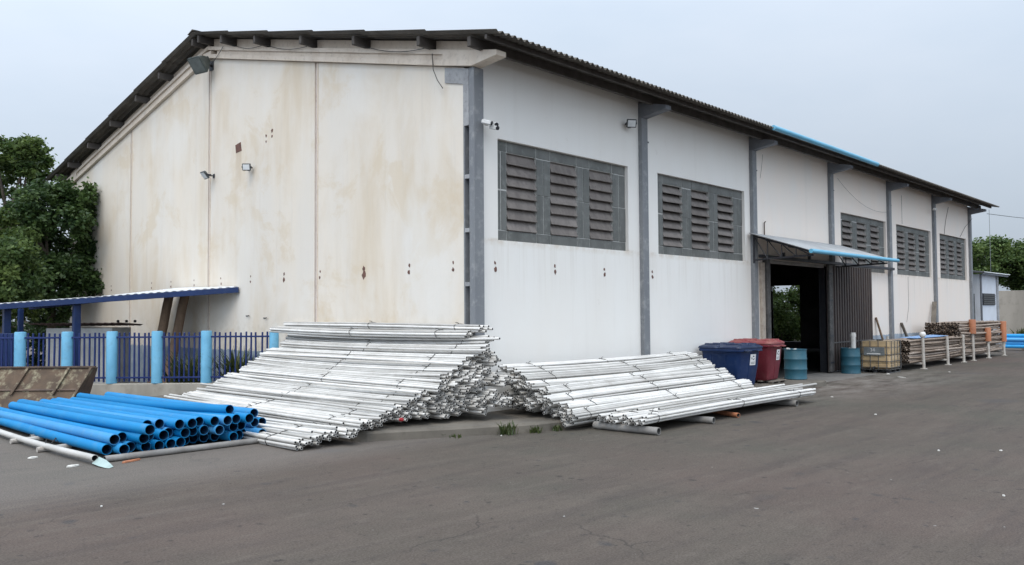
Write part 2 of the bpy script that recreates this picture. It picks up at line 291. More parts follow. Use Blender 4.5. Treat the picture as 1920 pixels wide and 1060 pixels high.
# ------------------------------------------------------------------ mesh helpers
class MB:
    def __init__(s): s.v = []; s.f = []; s.x = Matrix.Identity(4)
    def add(s, vs, fs):
        o = len(s.v); s.v += [tuple(s.x @ Vector(p)) for p in vs]; s.f += [tuple(i+o for i in f) for f in fs]; return s
    def box(s, x0, x1, y0, y1, z0, z1):
        return s.add([(x0,y0,z0),(x1,y0,z0),(x1,y1,z0),(x0,y1,z0),(x0,y0,z1),(x1,y0,z1),(x1,y1,z1),(x0,y1,z1)],
                     [(0,3,2,1),(4,5,6,7),(0,1,5,4),(1,2,6,5),(2,3,7,6),(3,0,4,7)])
    def cbox(s, x0, x1, y0, y1, z0, z1, c=.008):   # box with chamfered edges
        xs, ys, zs = (x0, x1), (y0, y1), (z0, z1); vs = []; idx = {}
        for i in (0,1):
            for j in (0,1):
                for k in (0,1):
                    sx, sy, sz = (c if i == 0 else -c), (c if j == 0 else -c), (c if k == 0 else -c)
                    for a, p in enumerate(((xs[i], ys[j]+sy, zs[k]+sz), (xs[i]+sx, ys[j], zs[k]+sz), (xs[i]+sx, ys[j]+sy, zs[k]))):
                        idx[i,j,k,a] = len(vs); vs.append(p)
        fs = []
        for a in range(3):
            for side in (0,1):
                q = []
                for (u, v_) in ((0,0),(1,0),(1,1),(0,1)):
                    t = [0,0,0]; t[a] = side; t[(a+1)%3] = u; t[(a+2)%3] = v_; q.append(idx[t[0],t[1],t[2],a])
                fs.append(tuple(q if side else q[::-1]))
        for a in range(3):
            b_, c_ = (a+1)%3, (a+2)%3
            for u in (0,1):
                for v_ in (0,1):
                    q = []
                    for e in (0,1):
                        t = [0,0,0]; t[a] = e; t[b_] = u; t[c_] = v_; q.append((idx[t[0],t[1],t[2],b_], idx[t[0],t[1],t[2],c_]))
                    fs.append((q[0][0], q[1][0], q[1][1], q[0][1]) if (u == v_) else (q[0][1], q[1][1], q[1][0], q[0][0]))
        for i in (0,1):
            for j in (0,1):
                for k in (0,1):
                    t = (idx[i,j,k,0], idx[i,j,k,1], idx[i,j,k,2]); fs.append(t if (i+j+k) % 2 else t[::-1])
        return s.add(vs, fs)
    def prism(s, poly, axis, a, b):   # poly: 2D points; axis 'x': (y,z), 'y': (x,z), 'z': (x,y)
        n = len(poly)
        mk = {'x': lambda p, t: (t, p[0], p[1]), 'y': lambda p, t: (p[0], t, p[1]), 'z': lambda p, t: (p[0], p[1], t)}[axis]
        vs = [mk(p, a) for p in poly]+[mk(p, b) for p in poly]
        fs = [tuple(range(n))[::-1], tuple(range(n, 2*n))]+[(i, (i+1) % n, (i+1) % n+n, i+n) for i in range(n)]
        return s.add(vs, fs)
    def tube(s, pts, r, n=8, cap=True, r2=None):
        pts = [Vector(p) for p in pts]; rings = []; m_ = len(pts)
        d0 = (pts[1]-pts[0]).normalized(); up = Vector((0,0,1)) if abs(d0.z) < .9 else Vector((1,0,0))
        a = d0.cross(up).normalized()
        for i, p in enumerate(pts):
            d = (pts[min(i+1, m_-1)]-pts[max(i-1, 0)]).normalized()
            a = (a-d*a.dot(d)).normalized(); b = d.cross(a)
            rr = r if r2 is None else r+(r2-r)*i/(m_-1)
            rings.append([p+a*(math.cos(2*math.pi*k/n)*rr)+b*(math.sin(2*math.pi*k/n)*rr) for k in range(n)])
        return s.loft(rings, cap)
    def loft(s, rings, cap=True, close=True):
        n = len(rings[0]); vs = [p for r in rings for p in r]; fs = []
        for i in range(len(rings)-1):
            for k in range(n if close else n-1):
                k2 = (k+1) % n; fs.append((i*n+k, i*n+k2, (i+1)*n+k2, (i+1)*n+k))
        if cap: fs += [tuple(range(n))[::-1], tuple(range((len(rings)-1)*n, len(rings)*n))]
        return s.add(vs, fs)
    def lathe(s, prof, n=24, c=(0,0,0), cap=True):
        return s.loft([[(c[0]+r*math.cos(2*math.pi*k/n), c[1]+r*math.sin(2*math.pi*k/n), c[2]+z) for k in range(n)] for r, z in prof], cap)
    def mesh(s, name, mats, smooth=False, angle=None):
        me = bpy.data.meshes.new(name); me.from_pydata(s.v, [], s.f)
        for mt in (mats if isinstance(mats, (list, tuple)) else [mats]): me.materials.append(mt)
        if smooth:
            me.polygons.foreach_set('use_smooth', [True]*len(me.polygons))
            if angle:
                try: me.set_sharp_from_angle(angle=R_(angle))
                except Exception: pass
        me.update(); return me
    def build(s, name, mats, parent=None, smooth=False, angle=None):
        return link(name, s.mesh(name, mats, smooth, angle), parent)
def link(name, me, parent=None, mw=None):
    o = bpy.data.objects.new(name, me); COL.objects.link(o)
    if parent: o.parent = parent
    if mw is not None: o.matrix_basis = mw
    return o
def tag(o, label, cat, group=None):
    o['label'] = label; o['category'] = cat
    if group: o['group'] = group
    return o
def thing(name, label, cat, loc=(0,0,0), rz=0, group=None):
    o = bpy.data.objects.new(name, None); COL.objects.link(o); o.location = loc; o.rotation_euler = (0,0,rz); o.empty_display_size = .3
    return tag(o, label, cat, group)
def struct(o): o['kind'] = 'structure'; return o
def stuff(o): o['kind'] = 'stuff'; return o
def depth_pt(x, y, d):    # photograph pixel (1920 wide) at a depth, used to survey positions
    v = Rt2*((x-960)/1555.92) - Up2*((y-530)/1555.92) + Fw
    return CAM + v*d

# ------------------------------------------------------------------ ground
n_ = 60
g = MB(); ext = 420
g.add([(-ext,-ext,0),(ext,-ext,0),(ext,ext,0),(-ext,ext,0)], [(0,1,2,3)])
struct(g.build('ground', GROUND))
# concrete slab around the building corner with a worn kerb edge
poly = [(-3.05,9.0),(-3.05,-.25)]
edge = [(-2.9,-.42),(-2.3,-.75),(-1.64,-1.09),(-.79,-1.56),(-.1,-1.9),(.7,-2.06),(2.5,-2.1)]
poly += edge + [(7.,-2.1),(12.6,-2.08),(12.6,.05),(.05,.05),(.05,9.0)]
s = MB(); top = []; 
def jit(p, a): return (p[0]+random.uniform(-a,a), p[1]+random.uniform(-a,a))
out_p = []
for i in range(len(poly)):
    a, b = poly[i], poly[(i+1) % len(poly)]
    nseg = max(1, int(math.hypot(b[0]-a[0], b[1]-a[1])/.35))
    for k in range(nseg):
        t = k/nseg; out_p.append((a[0]+(b[0]-a[0])*t, a[1]+(b[1]-a[1])*t))
cx_, cy_ = 1.0, .2
base = [jit(p, .015) for p in out_p]
nP = len(base)
ins = []
for i in range(nP):
    a, b = Vector(base[i-1]), Vector(base[(i+1) % nP]); d = (b-a).normalized(); nrm = Vector((-d.y, d.x)); ins.append(nrm)
vs = [(p[0], p[1], -.05) for p in base]+[(p[0]+.01*nn.x, p[1]+.01*nn.y, .135+random.uniform(-.014,.01)) for p, nn in zip(base, ins)]+\
     [(p[0]+.05*nn.x, p[1]+.05*nn.y, .172+random.uniform(-.006,.0)) for p, nn in zip(base, ins)]
fs = []
for r in range(2):
    for i in range(nP):
        j = (i+1) % nP; fs.append((r*nP+i, r*nP+j, (r+1)*nP+j, (r+1)*nP+i))
fs.append(tuple(range(2*nP, 3*nP)))
s.add(vs, fs)
struct(s.build('concrete_apron', SLAB))
s = MB(); s.add([(12.7,-1.6,.004),(18.2,-1.6,.004),(18.2,.3,.006),(12.7,.3,.006)], [(0,1,2,3)])
struct(s.build('door_threshold_pavement', mat('dusty_concrete', (.24,.225,.205), (.16,.15,.14), .95, 1.6, grime=.5)))

# ------------------------------------------------------------------ warehouse
B, Q, CW = 6.037, 5.566, .286
WID, LEN = 4*Q, 6*B+CW
RIDGE = WID/2
def roofz(y): return 10.5-.2376*abs(y-RIDGE)
def beamz(y): return 9.845-.2332*abs(y-RIDGE)
wh = thing('warehouse', 'large cream and white warehouse with grey columns, louvred windows and corrugated roof', 'warehouse')
T = .2
def wall_open(u0, u1, z0, z1, openings, name, material, y=0., back=T):
    """front wall piece with one rectangular opening, built with its reveals"""
    mb = MB(); a0, a1, b0, b1 = openings
    for yy, flip in ((y, False), (back, True)):
        q = [(u0,yy,z0),(u1,yy,z0),(u1,yy,z1),(u0,yy,z1),(a0,yy,b0),(a1,yy,b0),(a1,yy,b1),(a0,yy,b1)]
        fs = [(0,1,5,4),(1,2,6,5),(2,3,7,6),(3,0,4,7)]
        if flip: fs = [f[::-1] for f in fs]
        mb.add(q, fs)
    mb.add([(a0,y,b0),(a1,y,b0),(a1,y,b1),(a0,y,b1),(a0,back,b0),(a1,back,b0),(a1,back,b1),(a0,back,b1)],
           [(0,1,5,4),(1,2,6,5),(2,3,7,6),(3,0,4,7)])
    mb.add([(u0,y,z0),(u1,y,z0),(u1,y,z1),(u0,y,z1),(u0,back,z0),(u1,back,z0),(u1,back,z1),(u0,back,z1)],
           [(4,5,1,0),(5,6,2,1),(6,7,3,2),(7,4,0,3)])
    return mb.build(name, material, wh)
ZT, ZB = 5.906, 3.75
WIN = {0: (.809,5.554), 1: (6.913,11.73), 3: (19.254,24.019), 4: (25.284,29.944), 5: (31.33,35.832)}
for k in range(6):
    u0, u1 = k*B+CW*.9, (k+1)*B+.03
    if k == 2: o = wall_open(u0, u1, -.1, 7.8, (12.95,17.85,-.05,3.82), 'front_wall_panel', FRONT)
    else: o = wall_open(u0, u1, -.1, 7.8, (*WIN[k], ZB, ZT), 'front_wall_panel', FRONT)
# gable panels between the joint strips
def gpoly(y0, y1, lo=lambda y: -.1, hi=beamz):
    ys = [y0]+([RIDGE] if y0 < RIDGE < y1 else [])+[y1]
    return [(y, lo(y)) for y in (y0, y1)]+[(y, hi(y)) for y in ys[::-1]]
js = [.205, Q, 2*Q, 3*Q, 4*Q]
for i in range(4):
    a = js[i]+(.07 if i else 0); b = js[i+1]-(.05 if i < 3 else 0)
    if i == 0:
        # first panel has a ventilation slot near the corner
        mb = MB(); mb.prism(gpoly(1.45, b), 'x', .03, .2); mb.build('gable_wall_panel', GABLE, wh)
        mb = MB(); mb.prism(gpoly(a, 1.45, lo=lambda y: 1.93), 'x', .03, .2); mb.build('gable_wall_panel', GABLE, wh)
        mb = MB(); mb.prism([(a,-.1),(1.45,-.1),(1.45,1.62),(a,1.62)], 'x', .03, .2); mb.build('gable_wall_panel', GABLE, wh)
        for q in range(7):
            yy = a+.04+q*.175
            mb = MB(); mb.cbox(.06,.16,yy,yy+.05,1.625,1.928,.006); mb.build('vent_bar', BAREC, wh)
    else:
        mb = MB(); mb.prism(gpoly(a, b), 'x', .03, .2); mb.build('gable_wall_panel', GABLE, wh)
for i in (1,2,3):
    mb = MB(); mb.prism(gpoly(js[i]-.048, js[i]+.068), 'x', .055, .18); mb.build('joint_strip', PINK, wh)
    mb = MB(); mb.prism(gpoly(js[i]-.085, js[i]-.05), 'x', .012, .05); mb.build('joint_strip', CREAM, wh)
# corner column with ladder-like recesses on its gable side
mb = MB(); mb.cbox(0, CW, -.12, .035, -.05, 7.25, .012); mb.build('corner_column', COLUMN, wh)
mb = MB(); mb.prism([(.036,6.07),(.2,6.07),(.2,6.95),(.76,7.08),(.76,7.40),(.036,7.24)], 'x', .002, .2); mb.build('corbel', BAREC, wh)
mb = MB(); mb.box(.13, CW, .036, .2, -.05, 6.068); mb.build('column_web', COLUMN, wh)
for k in range(6):
    z = 6.03-1.105*k-1.06
    mb = MB(); mb.cbox(.004, .129, .036, .198, z, z+.085, .006); mb.build('column_rung', BAREC, wh)
mb = MB(); mb.cbox(.002, .128, .165, .203, -.05, 6.066, .005); mb.build('column_flange', COLUMN, wh)
mb = MB(); mb.cbox(-.004, .128, -.118, .034, 2.0, 6.9, .012)
# columns along the front
cme = MB().cbox(0, CW*.93, -.12, .15, -.05, 7.22, .012).mesh('column', COLUMN)
bme = MB().prism([(.15,7.222),(-.12,7.222),(-.83,7.33),(-.83,7.43),(.15,7.66)], 'x', .0, .25).mesh('bracket', BRACKET)
ime = MB().cbox(CW*.93, CW*.93+.07, -.045, -.02, 6.60, 6.64, .004).mesh('column_peg', BLACKSTEEL)
for k in range(1, 7):
    link('column', cme, wh, Matrix.Translation((k*B, 0, 0)))
    link('eave_bracket', bme, wh, Matrix.Translation((k*B+.01, 0, 0)))
    if k < 6: link('column_peg', ime, wh, Matrix.Translation((k*B, -.06, .0)))
# gable beams: flange, recessed web, flange
for sgn in (1, -1):
    def Y(y): return y if sgn == 1 else WID-y
    e = 1 if sgn == 1 else 0
    def bprof(y0, y1, o0, o1): return [(Y(y0), beamz(y0)+o0), (Y(y1), beamz(y1)+o0), (Y(y1), beamz(y1)+o1), (Y(y0), beamz(y0)+o1)]
    r1 = RIDGE-.02*(sgn == 1)-.0
    mb = MB(); mb.prism(bprof(.75, r1, 0.012, .13), 'x', -.07, .2); mb.build('gable_beam_flange', CREAM, wh)
    mb = MB(); mb.prism(bprof(.75, r1-.5, .131, .25), 'x', -.02, .2); mb.build('gable_beam_web', CREAM, wh)
    mb = MB(); mb.prism(bprof(.75, r1, .251, .35), 'x', -.07, .2); mb.build('gable_beam_flange', CREAM, wh)
    mb = MB(); mb.prism([(Y(.749),beamz(.749)+.012),(Y(-.12),beamz(-.12)+.03),(Y(-.83),7.325),(Y(-.83),7.425),(Y(-.12),beamz(-.12)+.35),(Y(.749),beamz(.749)+.35)], 'x', -.07, .21); mb.build('gable_beam_end', CREAM, wh)
    mb = MB(); mb.prism([(Y(-.15),beamz(-.15)+.352),(Y(r1),beamz(r1)+.352),(Y(r1),roofz(r1)-.05),(Y(-.15),roofz(-.15)-.05)], 'x', .045, .2); mb.build('gable_infill', CREAM, wh)
mb = MB(); mb.cbox(-.075,.19,RIDGE-.25,RIDGE+.25,9.80,10.02,.01); mb.build('beam_crown', CREAM, wh)
# purlins
pl = [-.42, 1.12, 3.41, 5.6, 7.81, 9.63, 10.98]
pys = pl+[11.32, 12.63]+[WID-y for y in pl[:5]][::-1]
pys = pl+[11.36, 13.61, 15.33, 17.39, 19.41, 21.32, 22.6]
for y in pys:
    z = roofz(y)-.06
    mb = MB(); mb.cbox(-.43, LEN+.45, y-.05, y+.05, z-.2, z, .008); mb.build('purlin', PURLIN, wh)
# corrugated roof, rows of overlapping sheets
PITCH = .177
def sheet(name, x0, x1, y0, y1, z0, z1, pitch, amp, mt, parent, th=.009, per=8, axis='x'):
    nx = int((x1-x0)/pitch*per); vs = []; fs = []
    for lay in (0, 1):
        for i in range(nx+1):
            x = x0+(x1-x0)*i/nx; h = amp*math.cos(2*math.pi*(x-x0)/pitch)-lay*th
            for (y, z) in ((y0, z0), (y1, z1)): vs.append((x, y, z+h) if axis == 'x' else (y, x, z+h))
    o = 2*(nx+1)
    for i in range(nx):
        fs.append((2*i, 2*i+2, 2*i+3, 2*i+1)); fs.append((o+2*i, o+2*i+1, o+2*i+3, o+2*i+2))
        fs.append((2*i, o+2*i, o+2*i+2, 2*i+2)); fs.append((2*i+1, 2*i+3, o+2*i+3, o+2*i+1))
    fs += [(0, 1, o+1, o), (2*nx, o+2*nx, o+2*nx+1, 2*nx+1)]
    mb = MB(); mb.v = vs; mb.f = fs; return mb.build(name, mt, parent, smooth=True, angle=50)
rows = 6; y_e = -1.27
for sgn in (0, 1):
    for r in range(rows):
        a = y_e+(RIDGE-y_e)*r/rows; b = y_e+(RIDGE-y_e)*(r+1)/rows+.18
        if r == rows-1: b = RIDGE+.02
        za, zb = roofz(a)+.035, roofz(min(b, RIDGE))+.0
        ya, yb = (a, b) if sgn == 0 else (WID-a, WID-b)
        sheet('roof_sheet_row', -.52, LEN+.72, ya, yb, za, zb, PITCH, .031, ROOF, wh)
mb = MB(); mb.prism([(RIDGE-.3,roofz(RIDGE-.3)+.07),(RIDGE,10.60),(RIDGE+.3,roofz(RIDGE+.3)+.07),(RIDGE,10.56)], 'x', -.54, LEN+.7); mb.build('ridge_cap', ROOF, wh)
# eave timbers under the sheet edge
mb = MB(); mb.cbox(-.45, LEN+.5, -.95, -.88, roofz(-.9)-.115, roofz(-.9)-.02, .006); mb.build('eave_rail', PURLIN, wh)
mb = MB(); mb.tube([(11.15,-1.26,7.595),(15,-1.27,7.59),(19.6,-1.26,7.58)], .075, 12); mb.build('roof_edge_pipe', AWNB, wh, True, 40)
# rear and end walls
mb = MB(); mb.box(.2, LEN, WID-.2, WID-.001, -.05, 7.8); mb.build('rear_wall', GABLE, wh)
X1 = LEN
def end_wall():
    mb = MB()
    for (y0, y1, zl, zh) in ((.2,9.2,-.05,None),(9.2,11.0,3.78,None),(9.2,11.0,-.05,.4),(11.0,WID-.2,-.05,None)):
        ys = [y0]+([RIDGE] if y0 < RIDGE < y1 else [])+[y1]
        p = [(y0, zl), (y1, zl)]+([(y, roofz(y)-.1) for y in ys[::-1]] if zh is None else [(y1, zh), (y0, zh)])
        mb.prism(p, 'x', X1-.2, X1-.001)
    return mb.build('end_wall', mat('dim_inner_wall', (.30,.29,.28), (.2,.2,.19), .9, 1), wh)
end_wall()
mb = MB(); mb.add([(.25,.25,.012),(X1-.25,.25,.012),(X1-.25,WID-.25,.012),(.25,WID-.25,.012)], [(0,1,2,3)]); mb.build('floor', mat('dark_inner_floor', (.06,.057,.052), (.04,.038,.036), .9, 1), wh)  # dark floor colour standing in for the unlit interior
# added dark lining; its colour stands in for the shade inside
mb = MB(); mb.box(.22, .26, .3, WID-.3, .02, 7.2); mb.box(18.6, 36.1, .22, .27, .02, 3.7); mb.build('added_dark_lining', DARKIN, wh)

# louvred concrete windows: frame blocks and slats
U = [0, .37, 1.33, 1.82, 2.78, 3.27, 4.19, 4.745]
RZ = [ZB, 3.975, 5.665, ZT]
bcache = {}
def blk(w_, h_):
    k = (round(w_, 3), round(h_, 3))
    if k not in bcache: bcache[k] = MB().cbox(.007, k[0]-.007, 0, .12, .007, k[1]-.007, .008).mesh('frame_block', BLOCK)
    return bcache[k]
def slat_mesh(w_):
    k = ('s', round(w_, 3))
    if k not in bcache:
        mb = MB(); hw = w_
        # slat leans outwards at its lower edge; slightly cupped
        prof = [(.06,.262),(.045,.266),(.0,.165),(-.05,.05),(-.068,.008),(-.058,-.004),(-.04,.008),(.018,.14)]
        mb.prism([(p[0], p[1]) for p in prof], 'x', .006, hw-.006)
        bcache[k] = mb.mesh('louvre_slat', LOUVRE)
    return bcache[k]
for k, (u0, u1) in WIN.items():
    sc = (u1-u0)/4.745
    wn = MB()
    # back frame: thin mortar bed visible between the blocks
    for (a, b) in ((0,1),(2,3),(4,5),(6,7)): wn.box(U[a]*sc+.004, U[b]*sc-.004, .095, .175, ZB+.004, ZT-.004)
    for (a, b) in ((1,2),(3,4),(5,6)):
        wn.box(U[a]*sc-.004, U[b]*sc+.004, .097, .173, RZ[0]+.004, RZ[1]); wn.box(U[a]*sc-.004, U[b]*sc+.004, .097, .173, RZ[2], RZ[3]-.004)
    wo = wn.build('window', MORTAR, wh); wo.location = (u0, 0, 0)
    fy = .085
    for i in range(7):
        a, b = U[i]*sc, U[i+1]*sc
        for z0, z1 in ((RZ[0], RZ[1]), (RZ[2], RZ[3])):
            link('frame_block', blk(b-a, z1-z0), wo, Matrix.Translation((a, fy+random.uniform(-.004,.004), z0)))
        if i % 2 == 0:
            mid = RZ[1]+.86+random.uniform(-.02,.02)
            for z0, z1 in ((RZ[1], mid), (mid, RZ[2])):
                h = (b-a)/2
                for j in range(2): link('frame_block', blk(h, .86 if z0 == RZ[1] else .83), wo, Matrix.Translation((a+j*h, fy+random.uniform(-.006,.006), z0)))
        else:
            for j in range(7):
                tilt = R_(random.uniform(-2,2))+ (0 if k == 0 else R_(-10))
                mw = Matrix.Translation((a, fy+.04, RZ[1]+.2385*j+.012)) @ Matrix.Rotation(tilt, 4, 'X') @ Matrix.Rotation(R_(random.uniform(-.5,.5)), 4, 'Y')
                link('louvre_slat', slat_mesh(b-a), wo, mw)

# sliding door, its rail and jamb
dr = MB().box(17.42, 21.72, -.185, -.165, .06, 3.86).build('sliding_door', DOOR, wh)
rib = MB().cbox(0, .13, -.235, -.186, .07, 3.85, .01).mesh('door_rib', DOOR)
nr = 17
for i in range(nr): link('door_rib', rib, dr, Matrix.Translation((17.75+i*.235, 0, 0)))
MB().cbox(17.42, 17.72, -.27, -.186, .05, 3.87, .012).build('door_stile', DOOREDGE, dr)
for z in (.35,1.3,2.55,3.5): MB().cbox(17.40,17.74,-.278,-.268,z,z+.07,.004).build('door_hinge_plate', BLACKSTEEL, dr)
MB().cbox(17.73, 21.74, -.248, -.236, 1.05, 1.10, .004).build('door_rail', DOOREDGE, dr)
MB().cbox(12.62, 12.82, -.1, .05, .0, 3.75, .01).build('door_jamb_or_cover', mat('peeling_jamb_render', (.50,.44,.37), (.36,.30,.25), .9, 5, grime=.4), wh)
MB().cbox(12.86, 13.08, -.16, .1, .0, 3.85, .012).build('door_jamb_or_cover', DOOREDGE, wh)
MB().cbox(17.70, 17.848, -.004, .24, .0, 3.81, .006).build('door_jamb_or_cover', BLACKSTEEL, wh)  # dark cover added over the bright reveal to show it in shade
MB().cbox(12.3, 24.25, -.25, -.14, 3.88, 3.98, .01).build('door_track', BLACKSTEEL, wh)
MB().cbox(13.1, 17.4, -.10, -.004, 3.74, 3.84, .01).build('door_lintel', GPIPE, wh)
for x in (13.9, 15.9): MB().cbox(x, x+.1, -.24, -.15, 3.98, 4.12, .01).build('track_hanger', BLACKSTEEL, wh)
# awning over the door
aw = sheet('awning', 11.85, 19.05, -.06, -2.0, 4.63, 3.98, .12, .012, AWN, wh, th=.006, per=6)
MB().tube([(11.84,-2.02,3.965),(15,-2.03,3.97),(19.2,-2.02,3.985)], .065, 14).build('gutter', AWNB, aw, True, 40)
for x in (12.1, 18.25):
    t = MB().tube([(x,-.1,4.55),(x,-1.98,3.93)], .03, 6); t.tube([(x,-.1,3.80),(x,-1.98,3.86)], .03, 6); t.tube([(x,-.1,3.70),(x,-.1,4.6)], .035, 6)
    ys = [-.1,-.55,-1.0,-1.45]
    for i, y in enumerate(ys):
        zt = 4.55+(y+.1)*.33; zb_ = 3.80-(y+.1)*.032
        if i: t.tube([(x,y,zb_),(x,y,zt)], .018, 5)
        yn = ys[i+1] if i < 3 else -1.9
        t.tube([(x,y,zt),(x,yn,3.80-(yn+.1)*.032)], .018, 5)
    t.build('truss', BLACKSTEEL, aw)
for y, z in ((-.6,4.36),(-1.3,4.13)): MB().tube([(11.9,y,z),(19,y,z)], .022, 6).build('awning_batten', BLACKSTEEL, aw)
MB().tube([(12.93,-.05,4.5),(12.93,-.05,5.02),(12.92,-.1,5.06)], .02, 6).build('vent_pipe', RUST, wh)
# chipped anchor holes in the render
def chip(cx, cz, r, on, n=9):
    mb = MB(); ring = []
    for k in range(n):
        a = 2*math.pi*k/n; rr = r*random.uniform(.6,1.15); ring.append((rr*math.cos(a), rr*1.3*math.sin(a)))
    if on == 'x': mb.prism([(cx+a, cz+b) for a, b in ring], 'x', .024, .05)
    else: mb.prism([(cx+a, cz+b) for a, b in ring], 'y', -.006, .02)
    return mb.build('chipped_hole', HOLE, wh)
for i, y in enumerate((.549,1.959,3.611,5.38,7.037,8.729,10.407,12.05,13.6,15.0,18.3,20.0)):
    r = (.04,.05,.075,.035,.05,.03,.035,.03,.035,.03,.03,.03)[i]
    chip(y, 3.27, r*.75, 'x'); chip(y+random.uniform(-.03,.03), 3.12, r, 'x')
for x in (.712, 2.651, 4.517, 6.6): chip(x, 3.26, .035, 'y'); chip(x+.01, 3.13, .045, 'y')
for a, b, r in ((7.95,7.05,.04),(7.65,7.15,.05)): chip(a, b, r, 'x'); chip(a, b-.16, r*.7, 'x')
for y, z in ((8.97,2.18),(8.05,2.12)): MB().tube([(.03,y,z),(-.02,y-.25,z+.01)], .012, 5).build('wall_rod', BLACKSTEEL, wh)
mb = MB(); mb.prism([(9.25,6.83),(9.56,6.80),(9.6,7.03),(9.3,7.08)], 'x', .022, .05); mb.build('bricked_opening', HOLE, wh)
# cables along the eaves and down the walls
def cable(pts, r=.009, parent=wh, name='cable'): return MB().tube(pts, r, 5).build(name, CABLE, parent)
def sag(a, b, s_, n=9):
    a, b = Vector(a), Vector(b); return [a+(b-a)*(i/n)-Vector((0,0,s_*4*(i/n)*(1-i/n))) for i in range(n+1)]
for a, b in ((1,2),(3,4),(4,5)):
    cable(sag((-.12, pl[a], roofz(pl[a])-.22), (-.12, pl[b], roofz(pl[b])-.22), .12))
cable(sag((-.1,10.1,roofz(10.1)-.3),(-.1,10.9,9.55),.03))
cable([(-.09,1.05,7.75),(-.09,1.02,7.4),(-.08,.9,7.15),(-.06,.75,6.95)])
cable(sag((18.4,-.25,7.05),(24.0,-.05,6.3),.35), .005); cable(sag((12.4,-.3,7.1),(12.6,-.1,6.4),.05), .005)
cable([(32.8,-.02,7.3),(32.3,-.02,6.6),(32.0,-.02,5.9)], .009); cable([(36.3,-.2,7.0),(35.6,-.02,6.5),(34.7,-.02,5.95)], .009)
cable([(26.0,-.015,7.2),(26.0,-.015,5.95)], .005); cable([(26.6,-.015,3.7),(26.6,-.015,2.4),(26.3,-.015,1.7)], .005)
cable([(12.86,-.14,1.25),(13.1,-.2,1.1),(13.35,-.18,.6),(13.4,-.15,.4)], .014)

def rrect(hx, hy, r, n=4):
    pts = []
    for (sx, sy, a0) in ((1,1,0),(-1,1,90),(-1,-1,180),(1,-1,270)):
        for k in range(n+1):
            a = R_(a0+90*k/n); pts.append((sx*(hx-r)+r*math.cos(a), sy*(hy-r)+r*math.sin(a)))
    return pts
# ------------------------------------------------------------------ lamps and cameras on the walls
def flood(loc, rz, tilt, label, size=.26, group=None, body=LAMPGREY):
    t = thing('floodlight', label, 'floodlight', loc, rz, group)
    mb = MB(); mb.tube([(0,.0,0),(0,-.16,.0)], .02, 6); mb.box(-.06,.06,-.012,.0,-.06,.06); mb.box(-size*.55,-size*.5,-.3,-.14,-.02,.02); mb.box(size*.5,size*.55,-.3,-.14,-.02,.02); mb.box(-size*.5,size*.5,-.17,-.14,-.018,.018); mb.build('bracket', BLACKSTEEL, t)
    X = Matrix.Translation((0,-.27,.0)) @ Matrix.Rotation(R_(tilt), 4, 'X')
    mb = MB(); mb.x = X; mb.cbox(-size/2, size/2, -.03, .03, -size*.42, size*.42, .012)
    for i in range(5): mb.box(-size*.35+i*size*.17, -size*.35+i*size*.17+.012, .031, .055, -size*.3, size*.3)
    mb.build('housing', body, t)
    mb = MB(); mb.x = X; mb.box(-size/2+.025, size/2-.025, -.034, -.031, -size*.42+.025, size*.42-.025); mb.build('glass', LAMPGLASS, t)
    return t
# faces -Y locally; on the gable the outward direction is -X -> rotate by -90 degrees
flood((.028,10.85,6.30), R_(-95), 38, 'small grey floodlight low beside the middle joint of the gable wall', .29)
flood((.028,8.80,6.26), R_(-48), 12, 'small white-faced floodlight right of the bricked patch on the gable', .23)
flood((5.6,-.002,6.95), R_(-38), 18, 'white-faced floodlight on the long wall beside the second column', .25)
t = thing('box_floodlight', 'large dark grey-green box floodlight under the roof peak of the gable', 'floodlight', (0.02,11.0,9.60), R_(-90+12))
mb = MB(); mb.tube([(0,0,0),(0,-.28,-.02)], .035, 8); mb.box(-.1,.1,-.02,0,-.14,.14); mb.build('bracket', BLACKSTEEL, t)
X = Matrix.Translation((0,-.40,-.02)) @ Matrix.Rotation(R_(38), 4, 'X')
LG = mat('green_grey_lamp', (.065,.08,.075), (.11,.125,.118), .6, 6, grime=.4, gcol=(.2,.2,.18))
mb = MB(); mb.x = X; mb.loft([[(x,-.16,z) for x, z in rrect(.27,.25,.04)], [(x,-.12,z) for x, z in rrect(.27,.25,.04)], [(x,.1,z) for x, z in rrect(.19,.17,.04)], [(x,.2,z) for x, z in rrect(.14,.12,.04)]]); mb.build('housing', LG, t, True, 35)
mb = MB(); mb.x = X; mb.box(-.23,.23,-.166,-.161,-.21,.21); mb.build('glass', mat('dull_lamp_glass', (.16,.18,.175), (.11,.125,.12), .3, 6, bs=0), t)
mb = MB(); mb.x = X; mb.cbox(-.10,.10,.201,.30,-.09,.09,.01); mb.build('ballast_box', LG, t)
t = thing('security_camera', 'cluster of small white security cameras on the corner column', 'camera', (.32,-.14,6.13))
MB().cbox(-.06,.06,-.04,.02,-.05,.06,.01).build('mount', WHITE, t)
for dx, dy, a in ((-.12,-.13,30),(.17,-.13,-40),(.02,-.2,0)):
    X = Matrix.Translation((dx,dy,-.02 if dx != .02 else -.12)) @ Matrix.Rotation(R_(a), 4, 'Z') @ Matrix.Rotation(R_(15), 4, 'X')
    mb = MB(); mb.x = X; mb.cbox(-.045,.045,-.11,.09,-.04,.04,.012); mb.build('camera_body', WHITE, t)
    mb = MB(); mb.x = X @ Matrix.Rotation(R_(90),4,'X'); mb.lathe([(.042,.111),(.042,.135),(.03,.137)], 10); mb.build('lens', INK, t)
t = thing('security_camera', 'small white security camera high on the sixth column', 'camera', (29.9,-.14,6.9))
MB().tube([(0,0,0),(-.12,-.12,.0)], .025, 6).build('mount', WHITE, t)
MB().cbox(-.32,-.05,-.2,-.1,-.04,.05,.012).build('camera_body', WHITE, t)

